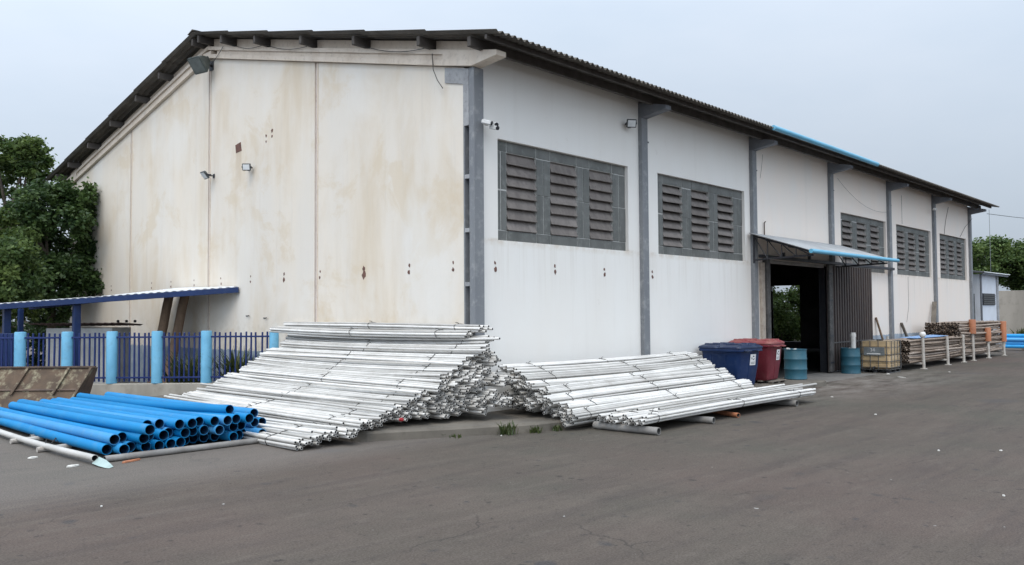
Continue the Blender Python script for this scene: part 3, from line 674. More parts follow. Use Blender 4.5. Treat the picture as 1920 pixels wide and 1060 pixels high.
# ------------------------------------------------------------------ white pipe bundles
def pipe_mesh(name, Lp, r, wall, bend, mats, seg=7, n=10, sway=0.):
    """hollow pipe along X with ring ends; mats[1] inside"""
    mb = MB(); rings = []
    def c(t): return (Lp*t, sway*math.sin(math.pi*t*1.3), bend*4*t*(1-t))
    for rr, rev in ((r, False), (r-wall, True)):
        rg = []
        for i in range(seg+1):
            t = i/seg; p = c(t)
            rg.append([(p[0], p[1]+rr*math.cos(2*math.pi*k/n), p[2]+rr*math.sin(2*math.pi*k/n)) for k in range(n)])
        rings.append(rg)
    mb.loft(rings[0], False); no = len(mb.f)
    mb.loft([rings[1][0], rings[0][0]], False); mb.loft([rings[0][-1], rings[1][-1]], False); nr_ = len(mb.f)
    mb.loft(rings[1][::-1], False)
    me = mb.mesh(name, mats); sm = [False]*len(me.polygons)
    for i in range(len(sm)): sm[i] = i < no or i >= nr_
    me.polygons.foreach_set('use_smooth', sm)
    me.polygons.foreach_set('material_index', [1 if i >= nr_ else 0 for i in range(len(sm))])
    return me
PR = .0285; PL = 7.15
VAR = []
for v in range(6):
    bd, sw = [(-.03,.02),(-.055,-.03),(.0,.03),(-.02,-.02),(-.075,.0),(.015,.015)][v]
    VAR.append((pipe_mesh('white_pipe', PL, PR*.89, .0055, bd, [WPIPE, GREYEND], sway=sw), bd, sw))
def tie_mesh(rad):
    pts = []
    for k in range(13):
        a = 2*math.pi*k/12; pts.append((.02*math.sin(3*a), (5*PR+.006)*math.cos(a)*(1+.12*math.sin(2*a)**2), (2.75*PR+.006)*math.sin(a)*(1+.12*math.sin(2*a)**2)))
    mb = MB(); mb.tube(pts, .0065, 5)
    mb.tube([(0,.02,2.75*PR),(.03,.04,2.75*PR+.03),(.10,.05,2.75*PR+.035)], .006, 4); return mb.mesh('tie_wire', WIRE)
TIE = tie_mesh(1.0)
HEX = [(PR*a, PR*1.732*b) for b, rw in ((-1,(-3,-1,1,3)),(0,(-4,-2,0,2,4)),(1,(-3,-1,1,3))) for a in rw]
def bundle(loc, rz, label, group, ry=0., roll=None, ties=2, name='pipe_bundle', spread=.10):
    t = thing(name, label, 'pipe bundle', loc, rz, group); t.rotation_euler = (0, ry, rz)
    me, bd, sw = VAR[random.randrange(6)]; ro = random.uniform(-6, 6)+(0 if roll is None else roll)
    cr, sr = math.cos(R_(ro)), math.sin(R_(ro))
    for (y, z) in HEX:
        yy, zz = y*cr-z*sr, y*sr+z*cr
        mw = Matrix.Translation((random.uniform(-spread, spread), yy+random.uniform(-.004,.004), zz+random.uniform(-.004,.004))) @ Matrix.Rotation(random.uniform(-.0015,.0015), 4, 'Z') @ Matrix.Rotation(random.uniform(-.0015,.0015), 4, 'Y')
        link('pipe', me, t, mw)
    for f in ((.09,.5,.91) if ties == 3 else (.12,.52)):
        f += random.uniform(-.03,.03)
        link('tie_wire', TIE, t, Matrix.Translation((PL*f, sw*math.sin(math.pi*f*1.3), bd*4*f*(1-f))) @ Matrix.Rotation(R_(ro), 4, 'X') @ Matrix.Rotation(random.uniform(-.2,.2), 4, 'Z'))
    return t
def interp(x, xs, ys): return float(np.interp(x, xs, ys))
# pile A: against the gable, pipes running along Y
HX = [-4.4,-3.9,-3.3,-2.8,-2.15,-1.45,-.95,-.6,-.3,-.1]; HZ = [.14,.24,.30,.36,.56,.90,1.20,1.45,1.70,1.84]
def ynear(x, z): return interp(x, [-4.4,-3.2,-2.0,-1.0,-.2], [-.25,-.45,-.45,-.65,-1.18]) + max(0, z-.9)*.62
GA = 'tied white pipe bundles piled against the gable wall'
LA = 'tied bundle of thin white plastic pipes in the tall pile against the gable wall'
ORD = ['bottom','second','third','fourth','fifth','sixth','seventh','eighth','ninth','tenth','eleventh','twelfth','thirteenth','fourteenth']
NTH = ['first','second','third','fourth','fifth','sixth','seventh','eighth','ninth','tenth','eleventh','twelfth','13th','14th','15th','16th','17th','18th','19th','20th','21st','22nd','23rd','24th']
PITCHB, THK = .291, .155
def slope_pile(us, hs_, base, put):
    """bundles in layers parallel to the slope; us rising towards the wall"""
    arc = [0.]
    for a in range(1, len(us)): arc.append(arc[-1]+math.hypot(us[a]-us[a-1], hs_[a]-hs_[a-1]))
    for k in range(12):
        t = arc[-1]-PITCHB*(.5+(.5 if k % 2 else 0)); nth = 0
        while t > .05:
            u = float(np.interp(t, arc, us)); h = float(np.interp(t, arc, hs_))
            th = math.atan2(float(np.interp(t+.12, arc, hs_))-float(np.interp(t-.12, arc, hs_)), float(np.interp(t+.12, arc, us))-float(np.interp(t-.12, arc, us)))
            zc = h-(THK*.52+k*THK)/math.cos(th)
            if zc-.055 >= base(u): put(u+random.uniform(-.012,.012), zc+random.uniform(-.014,.014), math.degrees(th), k, nth); nth += 1
            elif k == 0: put(u, base(u)+.075, 0, k, nth); nth += 1
            t -= PITCHB
LAY = ['outer','second','third','fourth','fifth','sixth','seventh','eighth','ninth','tenth','eleventh','twelfth']
def putA(x, z, th, k, nth):
    rz = R_(90)+random.uniform(-.010,.010)+(-.045 if x < -3.6 else 0)
    bundle((x, ynear(x, z)+random.uniform(-.12,.12)*(1.3 if k == 0 else .7), z), rz, 'tied white pipe bundle in the gable pile, %s layer, %s down from the wall' % (LAY[k], NTH[nth]), GA, ry=random.uniform(-.004,.004), roll=-th*(.9 if k else 1))
slope_pile(HX, HZ, lambda x: .035 if x < -3.1 else .225, putA)
for i in range(14):
    x = -3.9+i*.27+random.uniform(-.08,.08)
    o = link('loose_pipe', VAR[i % 6][0], None, Matrix.Translation((x, ynear(x, 1.)+random.uniform(-.3,.15), interp(x, HX, HZ)+.045)) @ Matrix.Rotation(R_(90)+random.uniform(-.02,.02), 4, 'Z'))
    tag(o, 'single loose white pipe lying on the gable pile, %s up its slope' % NTH[i], 'pipe', 'loose white pipes on the gable pile')
for (x, z, dy, rot) in ((-.16,1.90,.0,-.005),(-.33,1.80,.25,.01),(-1.05,1.24,.1,.012),(-1.7,.86,.05,-.012))[:2]:
    bundle((x, ynear(x, z)+dy, z), R_(90)+rot, {-.16:'topmost white pipe bundle at the very peak of the gable pile', -.33:'white pipe bundle just below the peak of the gable pile', -1.05:'loose white pipe bundle on the upper slope of the gable pile', -1.7:'loose white pipe bundle on the middle slope of the gable pile'}[x], 'white pipe bundles on top of the gable pile', ry=-.006)
tag(MB().lathe([(.03,0),(.034,.02),(.03,.07),(.012,.08)], 12).build('red_pipe_cap', REDCAP, None, True, 40), 'small red plastic cap at the foot of the tall white pile', 'pipe cap').matrix_world = Matrix.Translation((-2.35,-.62,.34)) @ Matrix.Rotation(R_(80), 4, 'X')
# pile B: along the long wall, pipes running along X
HY = [-.3,-.7,-1.1,-1.5,-2.0,-2.5]; HZB = [1.20,1.10,.95,.76,.52,.28]
GB = 'tied white pipe bundles piled along the long wall'
LB = 'tied bundle of thin white plastic pipes in the pile along the long wall'
def putB(y, z, th, k, nth):
    x0 = interp(y, [-2.5,-1.5,-.3], [.35,.42,.55])+random.uniform(-.13,.13)
    bundle((x0, y, z), random.uniform(-.009,.009), 'tied white pipe bundle in the long-wall pile, %s layer, %s down from the wall' % (LAY[k], NTH[nth]), GB, ry=random.uniform(-.004,.004), ties=3, roll=th)
slope_pile(HY[::-1], HZB[::-1], lambda y: .225 if y > -2.12 else .06, putB)
# low row on rollers in front of pile B
for i in range(4):
    y = -2.68-i*.27
    bundle((.78+.02*i+random.uniform(-.1,.1), y, .235+random.uniform(-.01,.01)), -.006*i+random.uniform(-.008,.008), 'white pipe bundle in the low row on rollers, %s from the tall pile' % NTH[i], 'low row of white pipe bundles on rollers', ties=3, spread=.16)
for i in range(3):
    y = -2.85-i*.25
    o = link('loose_pipe', VAR[2][0], None, Matrix.Translation((1.0+.35*i, y, .37)) @ Matrix.Rotation(random.uniform(-.012,.012), 4, 'Z'))
    tag(o, 'single loose white pipe on the low row, '+('nearest the tall pile','in the middle','nearest the camera')[i], 'pipe', 'loose white pipes on the low row')
def roller(loc, ln, r, rz, label, mt=GPIPE):
    me = pipe_mesh('support_pipe', ln, r, r*.18, 0, [mt, GREYEND], seg=1, n=14)
    o = link('support_pipe', me, None, Matrix.Translation(loc) @ Matrix.Rotation(rz, 4, 'Z')); tag(o, label, 'pipe'); return o
roller((.95,-3.83,.075), 1.4, .07, R_(92), 'thick grey pipe roller under the near end of the low white row')
roller((2.95,-3.8,.07), 1.3, .065, R_(95), 'grey pipe roller under the middle of the low white row')
roller((6.85,-3.75,.075), 1.4, .07, R_(88), 'grey pipe roller under the far end of the low white row')
roller((4.1,-3.72,.055), 1.6, .05, R_(70), 'orange-brown pipe lying under the low white row', ORANGE)
for i, x in enumerate((1.3, 4.0, 6.8)):
    o = MB().cbox(-.06,.06,-2.0,-.2,.174,.238,.008).build('timber_bearer', GWOOD); o.location = (x,0,0)
    tag(o, 'timber bearer under the '+('near end', 'middle', 'far end')[i]+' of the pile along the long wall', 'timber')
for i, y in enumerate((.3, 3.2, 6.0)):
    o = MB().cbox(-2.95,-.1,-.06,.06,.174,.235,.008).build('timber_bearer', GWOOD); o.location = (0,y,0)
    tag(o, 'timber bearer under the '+('near end', 'middle', 'far end')[i]+' of the gable pipe pile', 'timber')

# ------------------------------------------------------------------ blue pipes
BR = .083
BVAR = [pipe_mesh('blue_pipe', 6.45, BR, .008, b_, [BPIPE, BPIPE_IN], seg=8, n=20, sway=s_) for b_, s_ in ((0,.03),(-.02,-.04),(.01,.0),(-.03,.05))]
GBL = 'bright blue pipes stacked before the blue fence'
def bluepipe(x, y, z, dz=0., rz=0., label='bright blue plastic pipe in the open-ended stack before the blue fence', group=GBL, v=None):
    me = BVAR[random.randrange(4) if v is None else v]
    o = link('blue_pipe', me, None, Matrix.Translation((x, y, z)) @ Matrix.Rotation(R_(90)+rz, 4, 'Z') @ Matrix.Rotation(-dz, 4, 'Y'))
    tag(o, label, 'pipe', group); return o
base = .06
for i in range(15):
    bluepipe(-6.6+i*.176+random.uniform(-.004,.004)+(.03 if i > 4 else 0), 1.1+random.uniform(-.14,.28), base+BR, 0, random.uniform(-.002,.002), 'blue pipe in the bottom layer of the stack, %s from the left' % NTH[i])
for i in range(13):
    bluepipe(-6.51+i*.178, 1.15+random.uniform(-.22,.26), base+BR+.148, -.006, random.uniform(-.006,.006), 'blue pipe in the second layer of the stack, %s from the left' % NTH[i])
for i in range(9):
    bluepipe(-5.92+i*.19, 1.15+random.uniform(-.25,.3), base+BR+.296, -.014, random.uniform(-.012,.012), 'blue pipe in the third layer of the stack, %s from the left' % NTH[i])
for i, (x, rz) in enumerate(((-4.1,.004),(-3.9,-.004),(-4.0,.01))):
    bluepipe(x, 1.25+.1*i, (.31,.29,.45)[i], -.012, rz, 'blue pipe at the right end of the stack, '+('lower left','lower right','upper')[i]+' of three there')
bluepipe(-6.14, .80, base+BR+.296, -.012, .012, 'blue pipe whose open end juts forward at the left of the stack', None, 0)
bluepipe(-4.55, 1.3, base+BR+.43, -.026, .03, 'slanting blue pipe lying on top of the right side of the stack', None, 3)
me = pipe_mesh('support_pipe', 3.0, .05, .008, 0, [GPIPE, GREYEND], seg=1, n=12)
tag(link('support_pipe', me, None, Matrix.Translation((-6.75,.95,.052)) @ Matrix.Rotation(R_(-2), 4, 'Z')), 'pale grey pipe on the ground under the front ends of the blue stack', 'pipe')
tag(link('support_pipe', me, None, Matrix.Translation((-6.75,4.3,.052)) @ Matrix.Rotation(R_(1), 4, 'Z')), 'pale grey pipe on the ground under the middle of the blue stack', 'pipe')
tag(link('support_pipe', me, None, Matrix.Translation((-6.75,6.9,.052)) @ Matrix.Rotation(R_(1), 4, 'Z')), 'pale grey pipe under the far ends of the blue stack', 'pipe')
tag(link('white_pipe', pipe_mesh('white_pipe', 6.0, .05, .005, -.01, [WPIPE, GREYEND], seg=6, n=14, sway=.05), None, Matrix.Translation((-6.93,.85,.10)) @ Matrix.Rotation(R_(90.5), 4, 'Z')), 'white pipe with a torn end lying along the left of the blue stack', 'pipe')
def scrap(loc, sx, sy, label, mt=LITTER, rz=0., h=.03):
    mb = MB(); n = 9; a0 = random.uniform(0,6)
    rg = [(sx*random.uniform(.6,1.1)*math.cos(a0+6.283*k/n), sy*random.uniform(.6,1.1)*math.sin(a0+6.283*k/n)) for k in range(n)]
    mb.loft([[(p[0],p[1],.003) for p in rg], [(p[0]*.95,p[1]*.95,h*random.uniform(.5,1)) for p in rg], [(p[0]*.4,p[1]*.4,h) for p in rg]])
    o = mb.build('scrap', mt); o.location = loc; o.rotation_euler = (0,0,rz); return tag(o, label, 'scrap')
for y, yn in ((4.1,'near'),(2.75,'middle')):
    o = MB().tube([(-7.12,y,.045),(-6.6,y+.03,.045)], .045, 10).build('pipe_stub', POSTW); tag(o, 'short white pipe stub under the torn white pipe, '+('farther one' if yn == 'near' else 'nearer one with wire'), 'pipe')
o = MB().tube([(-6.98,2.72,.05),(-6.85,2.72,.21),(-6.8,2.74,.12),(-6.98,2.76,.2),(-7.02,2.7,.08)], .012, 5).build('tie_wire', WIRE); tag(o, 'black wire twisted round the torn white pipe', 'wire')
mb = MB(); mb.loft([[(-.05,0,.03),(.03,.0,.005),(.09,.02,.04),(.06,.02,.11)],[(-.05,-.25,.02),(.03,-.28,.004),(.1,-.25,.03),(.07,-.22,.09)],[(-.02,-.42,.01),(.02,-.46,.004),(.09,-.44,.015),(.07,-.4,.05)]])
o = mb.build('torn_pipe_piece', mat('pale_green_plastic', (.36,.46,.44), (.28,.36,.35), .5, 5)); o.location = (-6.92,.86,.0); tag(o, 'torn pale green plastic strip at the front corner of the blue stack', 'scrap')
scrap((-6.45,.72,0), .16, .04, 'small brown scrap lying in front of the blue pipes', ORANGE, .3)
scrap((-7.2,.95,0), .10, .04, 'pale scrap beside the torn end of the white pipe')
scrap((-7.35,2.2,0), .08, .05, 'pale scrap left of the torn white pipe')

# ------------------------------------------------------------------ steel trough left of the blue pipes
tl = Vector((.683,-.731,0)); tf = Vector((.731,.683,0))
P1 = Vector((-4.17,8.43,0)); Lt = 4.3
tr = thing('steel_skip', 'old mouldy brown steel skip with sloping ribbed front behind the blue pipes', 'skip', (P1.x, P1.y, 0))
def TP(a, f_, z): # a along to the left, f_ away from the camera
    v = -tl*a+tf*f_; return (v.x, v.y, z)
mb = MB()
for sec in (1,):
    top, bot = (0., 1.0), (-.62, .06)
    mb.loft([[TP(-.0,0,1.0), TP(-.0,.05,1.0), TP(0.28,-.57,.05), TP(.28,-.62,.05)], [TP(Lt,0,1.0), TP(Lt,.05,1.0), TP(Lt+.28,-.57,.05), TP(Lt+.28,-.62,.05)]])
mb.build('front_plate', TROUGH, tr)
mb = MB(); mb.loft([[TP(.012,.051,.985), TP(.05,.3,.985), TP(.32,.3,.02), TP(.30,-.56,.02)], [TP(.05,.051,.985), TP(.09,.3,.985), TP(.36,.3,.02), TP(.34,-.56,.02)]]); mb.build('side_plate', RUST, tr)
mb = MB(); mb.loft([[TP(.10,.301,.97), TP(.10,.34,.97), TP(.38,.34,.02), TP(.38,.301,.02)], [TP(Lt,.301,.97), TP(Lt,.34,.97), TP(Lt+.28,.34,.02), TP(Lt+.28,.301,.02)]]); mb.build('back_plate', RUST, tr)
mb = MB(); mb.loft([[TP(.3,-.6,.02),TP(.37,.29,.02),TP(.37,.29,.05),TP(.3,-.55,.05)],[TP(Lt+.25,-.6,.02),TP(Lt+.25,.29,.02),TP(Lt+.25,.29,.05),TP(Lt+.25,-.55,.05)]]); mb.build('floor_plate', RUST, tr)
for a in (.0,.52,1.48,2.25,3.2,4.1):
    mb = MB(); k = .62 if a else 1.0
    mb.loft([[TP(a,-.07,1.01), TP(a+.06,-.07,1.01), TP(a+.06,.0,1.01), TP(a,.0,1.01)], [TP(a+.28*k,-.07-.62*k,1.01-.95*k), TP(a+.06+.28*k,-.07-.62*k,1.01-.95*k), TP(a+.06+.28*k,-.62*k,1.01-.95*k), TP(a+.28*k,-.62*k,1.01-.95*k)]]); mb.build('rib', TROUGH, tr)
mb = MB(); mb.loft([[TP(-.03,-.05,.995),TP(-.03,.07,.995),TP(-.03,.07,1.03),TP(-.03,-.05,1.03)],[TP(Lt,-.05,.995),TP(Lt,.07,.995),TP(Lt,.07,1.03),TP(Lt,-.05,1.03)]]); mb.build('rim', RUST, tr)
mb = MB(); mb.loft([[TP(.15,-.37,.50),TP(.15,-.31,.53),TP(.15,-.33,.49)],[TP(Lt+.1,-.37,.50),TP(Lt+.1,-.31,.53),TP(Lt+.1,-.33,.49)]]); mb.build('seam', RUST, tr)

# ------------------------------------------------------------------ blue fence on its low wall
F0 = Vector((.03, 7.38, 0)); FD = Vector((-.683, .731, 0)); FN = Vector((.731,.683,0))
fe = thing('picket_fence', 'dark blue steel picket fence with round light blue posts on low concrete wall', 'fence', F0, math.atan2(FD.y, FD.x))
FL = 8.6
mb = MB(); mb.cbox(.04, FL, -.12, .12, -.05, .43, .015); mb.build('low_wall', LOWWALL, fe)
pme = MB().lathe([(.001,.436),(.14,.436),(.14,1.78),(.128,1.80),(.001,1.80)], 20, cap=False).mesh('fence_post', SKYBLUE, True, 35)
px = [.05, 1.85, 3.15, 4.34, 5.52, 6.76, 8.0]
for a in px: link('post', pme, fe, Matrix.Translation((a, 0, 0)))
kme = MB().cbox(-.02,.02,-.02,.02,.47,1.76,.005).mesh('picket', NAVY)
for i in range(len(px)-1):
    a, b = px[i]+.14, px[i+1]-.14; n = max(3, int(round((b-a)/.133)))
    for k in range(n):
        link('picket', kme, fe, Matrix.Translation((a+(b-a)*(k+.5)/n, 0, random.uniform(-.012,.012))) @ Matrix.Rotation(random.uniform(-.012,.012), 4, 'Y'))
    for z in (.56,1.62): MB().cbox(a-.02, b+.02, .021, .046, z, z+.045, .004).build('rail', NAVY, fe)
# blue sheet gate at the left end
gt = thing('sheet_gate', 'solid dark blue sheet steel gate at the left end of the fence', 'gate', depth_pt(22, 690, 22.6).xy.to_3d(), math.atan2(FD.y, FD.x))
MB().cbox(-.28,.9,-.02,.02,.1,1.75,.006).build('gate_leaf', ROYAL, gt)
MB().cbox(-.30,-.24,-.04,.04,.05,1.8,.006).build('gate_frame', NAVY, gt)
MB().box(-.12,-.05,-.026,-.022,1.15,1.45).build('notice', mat('pinkish_notice', (.45,.27,.22), (.35,.22,.2), .7, 8), gt)

# ------------------------------------------------------------------ carport roof between fence and gable
cp = thing('carport', 'low blue steel carport with white sheet roof reaching the gable wall', 'carport')
A0, B0 = Vector((-.02,9.3,3.0)), Vector((-5.0,14.65,2.53))
C0, D0 = B0+FN*2.5+Vector((0,0,.05)), Vector((-.02,12.95,3.05))
mb = MB(); nn = 34; vs = []; fs = []
for lay in (0,1):
    for i in range(nn*4+1):
        t = i/(nn*4); h = (.018 if (i % 4) in (1,2) else 0)-lay*.012
        a = A0+(B0-A0)*t; d = D0+(C0-D0)*t
        vs += [(a.x,a.y,a.z+h), (d.x,d.y,d.z+h)]
o_ = 2*(nn*4+1)
for i in range(nn*4):
    fs += [(2*i,2*i+1,2*i+3,2*i+2),(o_+2*i,o_+2*i+2,o_+2*i+3,o_+2*i+1),(2*i,2*i+2,o_+2*i+2,o_+2*i),(2*i+1,o_+2*i+1,o_+2*i+3,2*i+3)]
mb.add(vs, fs); mb.build('roof_sheet', WHITEROOF, cp)
def bar(a, b, w_, h_, name, mt, parent):
    a, b = Vector(a), Vector(b); d = (b-a); ln = d.length; mb = MB(); mb.cbox(0, ln, -w_/2, w_/2, -h_, 0, .006)
    o = mb.build(name, mt, parent); o.matrix_basis = Matrix.Translation(a) @ d.to_track_quat('X', 'Z').to_matrix().to_4x4(); return o
dn = Vector((0,0,-.014))
bar(A0+dn, B0+dn, .06, .15, 'edge_beam', ROYAL, cp); bar(D0+dn, C0+dn, .06, .15, 'edge_beam', NAVY, cp)
for t in (.25,.5,.75): bar(A0+(B0-A0)*t+dn+FN*.04, D0+(C0-D0)*t+dn-FN*.04, .05, .09, 'rafter', NAVY, cp)
for (x, d) in ((143,23.35),(12,23.5)):
    p = depth_pt(x, 640, d); zt = 3.0-.47*((Vector((p.x,p.y,0))-Vector((0,9.3,0))).length/7.3)-.15
    MB().cbox(p.x-.09,p.x+.09,p.y-.09,p.y+.09,0,zt,.01).build('post', ROYAL, cp)
p = depth_pt(38, 640, 25.6); MB().cbox(p.x-.07,p.x+.07,p.y-.07,p.y+.07,0,2.45,.01).build('post', ROYAL, cp)
# small white hut inside the fence
ht = thing('meter_hut', 'small white hut with brown sheet roof behind the blue fence', 'hut', (-1.95,14.05,0), math.atan2(FD.y, FD.x))
MB().cbox(-.82,1.1,-.3,.9,0,1.86,.01).build('wall', HUTW, ht)
sheet('roof', -1.1, 1.5, -.5, 1.1, 1.93, 2.0, .2, .02, mat('brown_rusty_sheet', (.16,.10,.085), (.10,.07,.06), .9, 5), ht)
MB().cbox(-.6,-.1,-.34,-.302,.2,1.3,.01).build('door', NAVY, ht)
MB().cbox(.25,.9,-.33,-.302,.85,1.55,.01).build('panel', WHITE, ht)
for i in range(3):
    o = MB().lathe([(.035,0),(.042,.02),(.038,.07),(.015,.08)], 10).build('flower_pot', INK, None, True, 50); o.location = Vector((-1.55+.17*i,13.68-.2*i,2.005)); tag(o, 'small dark pot on the hut roof, '+('left', 'middle', 'right')[i]+' of three', 'pot')
def pole(a, b, r, label):
    a, b = Vector(a), Vector(b); pts = [a+(b-a)*(i/6)+Vector((random.uniform(-.02,.02), random.uniform(-.02,.02), 0)) for i in range(7)]
    o = MB().tube(pts, r*1.1, 9, True, r).build('timber_pole', WOOD, None, True, 60); return tag(o, label, 'timber pole')
pole((-1.15,12.35,0), (-.72,12.05,2.86), .13, 'rough brown timber pole leaning under the carport, the left of two')
pole((-.88,11.95,0), (-.42,11.70,2.88), .13, 'rough brown timber pole leaning under the carport, the right of two')

# ------------------------------------------------------------------ containers near the door
def bin_(loc, rz, body, lid, label, pallet, sx=1.):
    t = thing('waste_bin', label, 'waste bin', loc, rz); z0 = .0; t.scale = (sx, 1, 1)
    if pallet: z0 = .075
    prof = [(.36,.47,.0),(.38,.5,.03),(.43,.57,.55),(.455,.60,.93),(.46,.61,.95),(.50,.65,.955),(.51,.66,1.0),(.50,.65,1.03)]
    rings = [[(x,y,z0+z) for x, y in rrect(hx, hy, .12)] for hx, hy, z in prof]
    MB().loft(rings).build('body', body, t, True, 35)
    # lid halves with ridges
    for sy in (-1, 1):
        mb = MB(); rg = []
        for s_, z in ((1.02,1.032),(1.035,1.05),(1.0,1.085),(.8,1.125),(.35,1.15)):
            rg.append([(x*s_*1.0, sy*.335+y*s_, z0+z) for x, y in rrect(.50,.322,.1)])
        mb.loft(rg)
        lo = mb.build('lid', lid, t, True, 35)
        for x in (-.3,0,.3): MB().cbox(x-.05,x+.05,sy*.335-.22,sy*.335+.22,z0+1.10,z0+1.165,.02).build('lid_ridge', lid, lo)
    for s_ in (-1,1): MB().tube([(s_*.3,-.655,z0+.98),(s_*.3,-.74,z0+.97),(s_*.12,-.74,z0+.97),(s_*.12,-.655,z0+.98)], .02, 6).build('handle', lid, t)
    # moulded seams
    for y in (-.2,.25): MB().loft([[(-.385,y,z0+.05),(-.385,y+.05,z0+.05),(-.37,y+.05,z0+.05),(-.37,y,z0+.05)],[(-.462,y,z0+.85),(-.462,y+.05,z0+.85),(-.44,y+.05,z0+.85),(-.44,y,z0+.85)]]).build('moulded_rib', body, t)
    MB().loft([[(-.02,-.513,z0+.04),(.03,-.513,z0+.04),(.03,-.49,z0+.04),(-.02,-.49,z0+.04)],[(-.02,-.592,z0+.7),(.03,-.592,z0+.7),(.03,-.56,z0+.7),(-.02,-.56,z0+.7)]]).build('moulded_rib', body, t)
    # sticker on the front face
    tilt = math.atan2(.1, .92)
    X = Matrix.Translation((.12,-.592,z0+.72)) @ Matrix.Rotation(tilt, 4, 'X')
    st = MB(); st.x = X; st.box(-.11,.11,-.006,-.002,-.15,.15); so = st.build('sticker', STICK, t)
    for ang in (90,210,330):
        mb = MB(); mb.x = X; c_, s_ = math.cos(R_(ang)), math.sin(R_(ang))
        pts = [(.062*math.cos(R_(ang+d)), .045+.062*math.sin(R_(ang+d))) for d in (-50,-20,15)]; inn = [(.036*math.cos(R_(ang+d)), .045+.036*math.sin(R_(ang+d))) for d in (15,-20,-50)]
        mb.prism(pts+inn, 'y', -.009, -.0062); mb.build('sticker_arrow', INK, so)
    for zz in (-.075,-.11): 
        mb = MB(); mb.x = X; mb.box(-.075,.075,-.009,-.0062,zz,zz+.014); mb.build('sticker_line', GALV, so)
    return t
bin_((9.22,-.80,.175), R_(-3), BINBLUE, BINBLUE2, 'large dark blue plastic waste bin with lid beside the white pipes', False, 1.28)
bin_((10.72,-.82,.175), R_(2), BINRED, BINRED2, 'large dark red plastic waste bin on a pallet beside the blue bin', True)
pt = thing('pallet', 'low grey wooden pallet under the red waste bin', 'pallet', (10.72,-.82,.175), R_(2))
for y in (-.62,-.3,0,.3,.6): MB().cbox(-.5,.5,y-.06,y+.06,.05,.073,.004).build('deck_board', GWOOD, pt)
for x in (-.42,0,.42):
    for y in (-.6,0,.6): MB().cbox(x-.06,x+.06,y-.06,y+.06,.0,.049,.006).build('block', GWOOD, pt)
def drum(loc, label, r=.325, h=.9, mt=DRUM, top=True):
    t = thing('drum', label, 'drum', loc)
    pr = [(r-.015,0),(r+.006,.01),(r+.006,.03),(r-.004,.045),(r,.28),(r+.012,.295),(r+.012,.315),(r,.33),(r,.58),(r+.012,.595),(r+.012,.615),(r,.63),(r-.004,h-.03),(r+.008,h-.02),(r+.008,h),(r-.012,h),(r-.015,h-.02),(.001,h-.022)]
    MB().lathe(pr, 28, cap=False).build('body', mt, t, True, 40)
    for a in (.4, 3.4): MB().lathe([(.035,h-.02),(.035,h+.005),(.001,h+.006)], 10, (.2*math.cos(a), .2*math.sin(a), 0)).build('bung', WHITE, t)
    return t
drum((12.35,-1.25,.175), 'teal blue plastic drum beside the red bin at the open doorway')
drum((17.95,-.75,0), 'teal blue plastic drum in front of the brown sliding door')
o = MB().lathe([(.085,0),(.085,.40),(.098,.41),(.098,.5),(.085,.51),(.085,.56),(.07,.56),(.07,.3)], 16, cap=False).build('white_pipe_stub', WPIPE, None, True, 40); o.location = (18.05,-.82,.88); tag(o, 'short upright white pipe standing on the drum by the sliding door', 'pipe')
scrap((12.2,-1.1,1.06), .12, .06, 'crumpled white rag on the drum beside the red bin', WHITE, .4, .05)
# intermediate bulk container
ib = thing('bulk_container', 'yellowed plastic bulk liquid container in a steel cage', 'liquid container', (19.3,-1.3,0), R_(1))
rings = [[(x,y,z) for x, y in rrect(hx, hy, .07)] for hx, hy, z in ((.52,.46,.15),(.56,.50,.18),(.57,.51,.3),(.555,.495,.32),(.57,.51,.34),(.57,.51,.6),(.555,.495,.62),(.57,.51,.64),(.57,.51,.9),(.555,.495,.92),(.57,.51,.94),(.56,.5,1.1),(.5,.45,1.13))]
tk = MB().loft(rings).build('tank', IBC, ib, True, 40)
MB().lathe([(.11,1.13),(.11,1.17),(.001,1.18)], 16).build('cap', INK, tk)
for z in (.2,.42,.66,.9,1.13):
    pts = [(x,y,z) for x, y in rrect(.60,.54,.06)]; MB().tube(pts+[pts[0]], .012, 5).build('cage_ring', CAGE, ib)
for x in (-.5,-.17,.17,.5):
    for y in (-.553,.553): MB().tube([(x,y,.13),(x,y,1.14)], .014, 5).build('cage_bar', CAGE, ib)
for y in (-.42,-.14,.14,.42):
    for x in (-.613,.613): MB().tube([(x,y,.13),(x,y,1.14)], .014, 5).build('cage_bar', CAGE, ib)
for y in (-.45,0,.45): MB().cbox(-.6,.6,y-.06,y+.06,.0,.03,.005).build('pallet_runner', CAGE, ib)
for x in (-.52,0,.52):
    for y in (-.45,0,.45): MB().cbox(x-.06,x+.06,y-.06,y+.06,.031,.11,.006).build('pallet_foot', INK, ib)
MB().cbox(-.6,.6,-.54,.54,.111,.135,.004).build('pallet_deck', CAGE, ib)
pn = MB().cbox(-.636,-.628,-.36,.36,.62,.92,.002).build('name_plate', GALV, ib)
def txt(s_, name, parent, mt, size, mw):
    cu = bpy.data.curves.new(name, 'FONT'); cu.body = s_; cu.size = size; cu.extrude = .001; cu.align_x = 'CENTER'
    o = bpy.data.objects.new(name, cu); COL.objects.link(o); bpy.context.view_layer.update()
    me = bpy.data.meshes.new_from_object(o.evaluated_get(bpy.context.evaluated_depsgraph_get())); me.materials.clear(); me.materials.append(mt)
    bpy.data.objects.remove(o); return link(name, me, parent, mw)
facing = Matrix(((0,0,-1),(-1,0,0),(0,1,0))).to_4x4()
txt('34', 'plate_number', pn, WHITE, .17, Matrix.Translation((-.639,.05,.76)) @ facing)
MB().cbox(-.642,-.637,-.22,.25,.66,.70,.001).build('plate_smear', WHITE, pn)
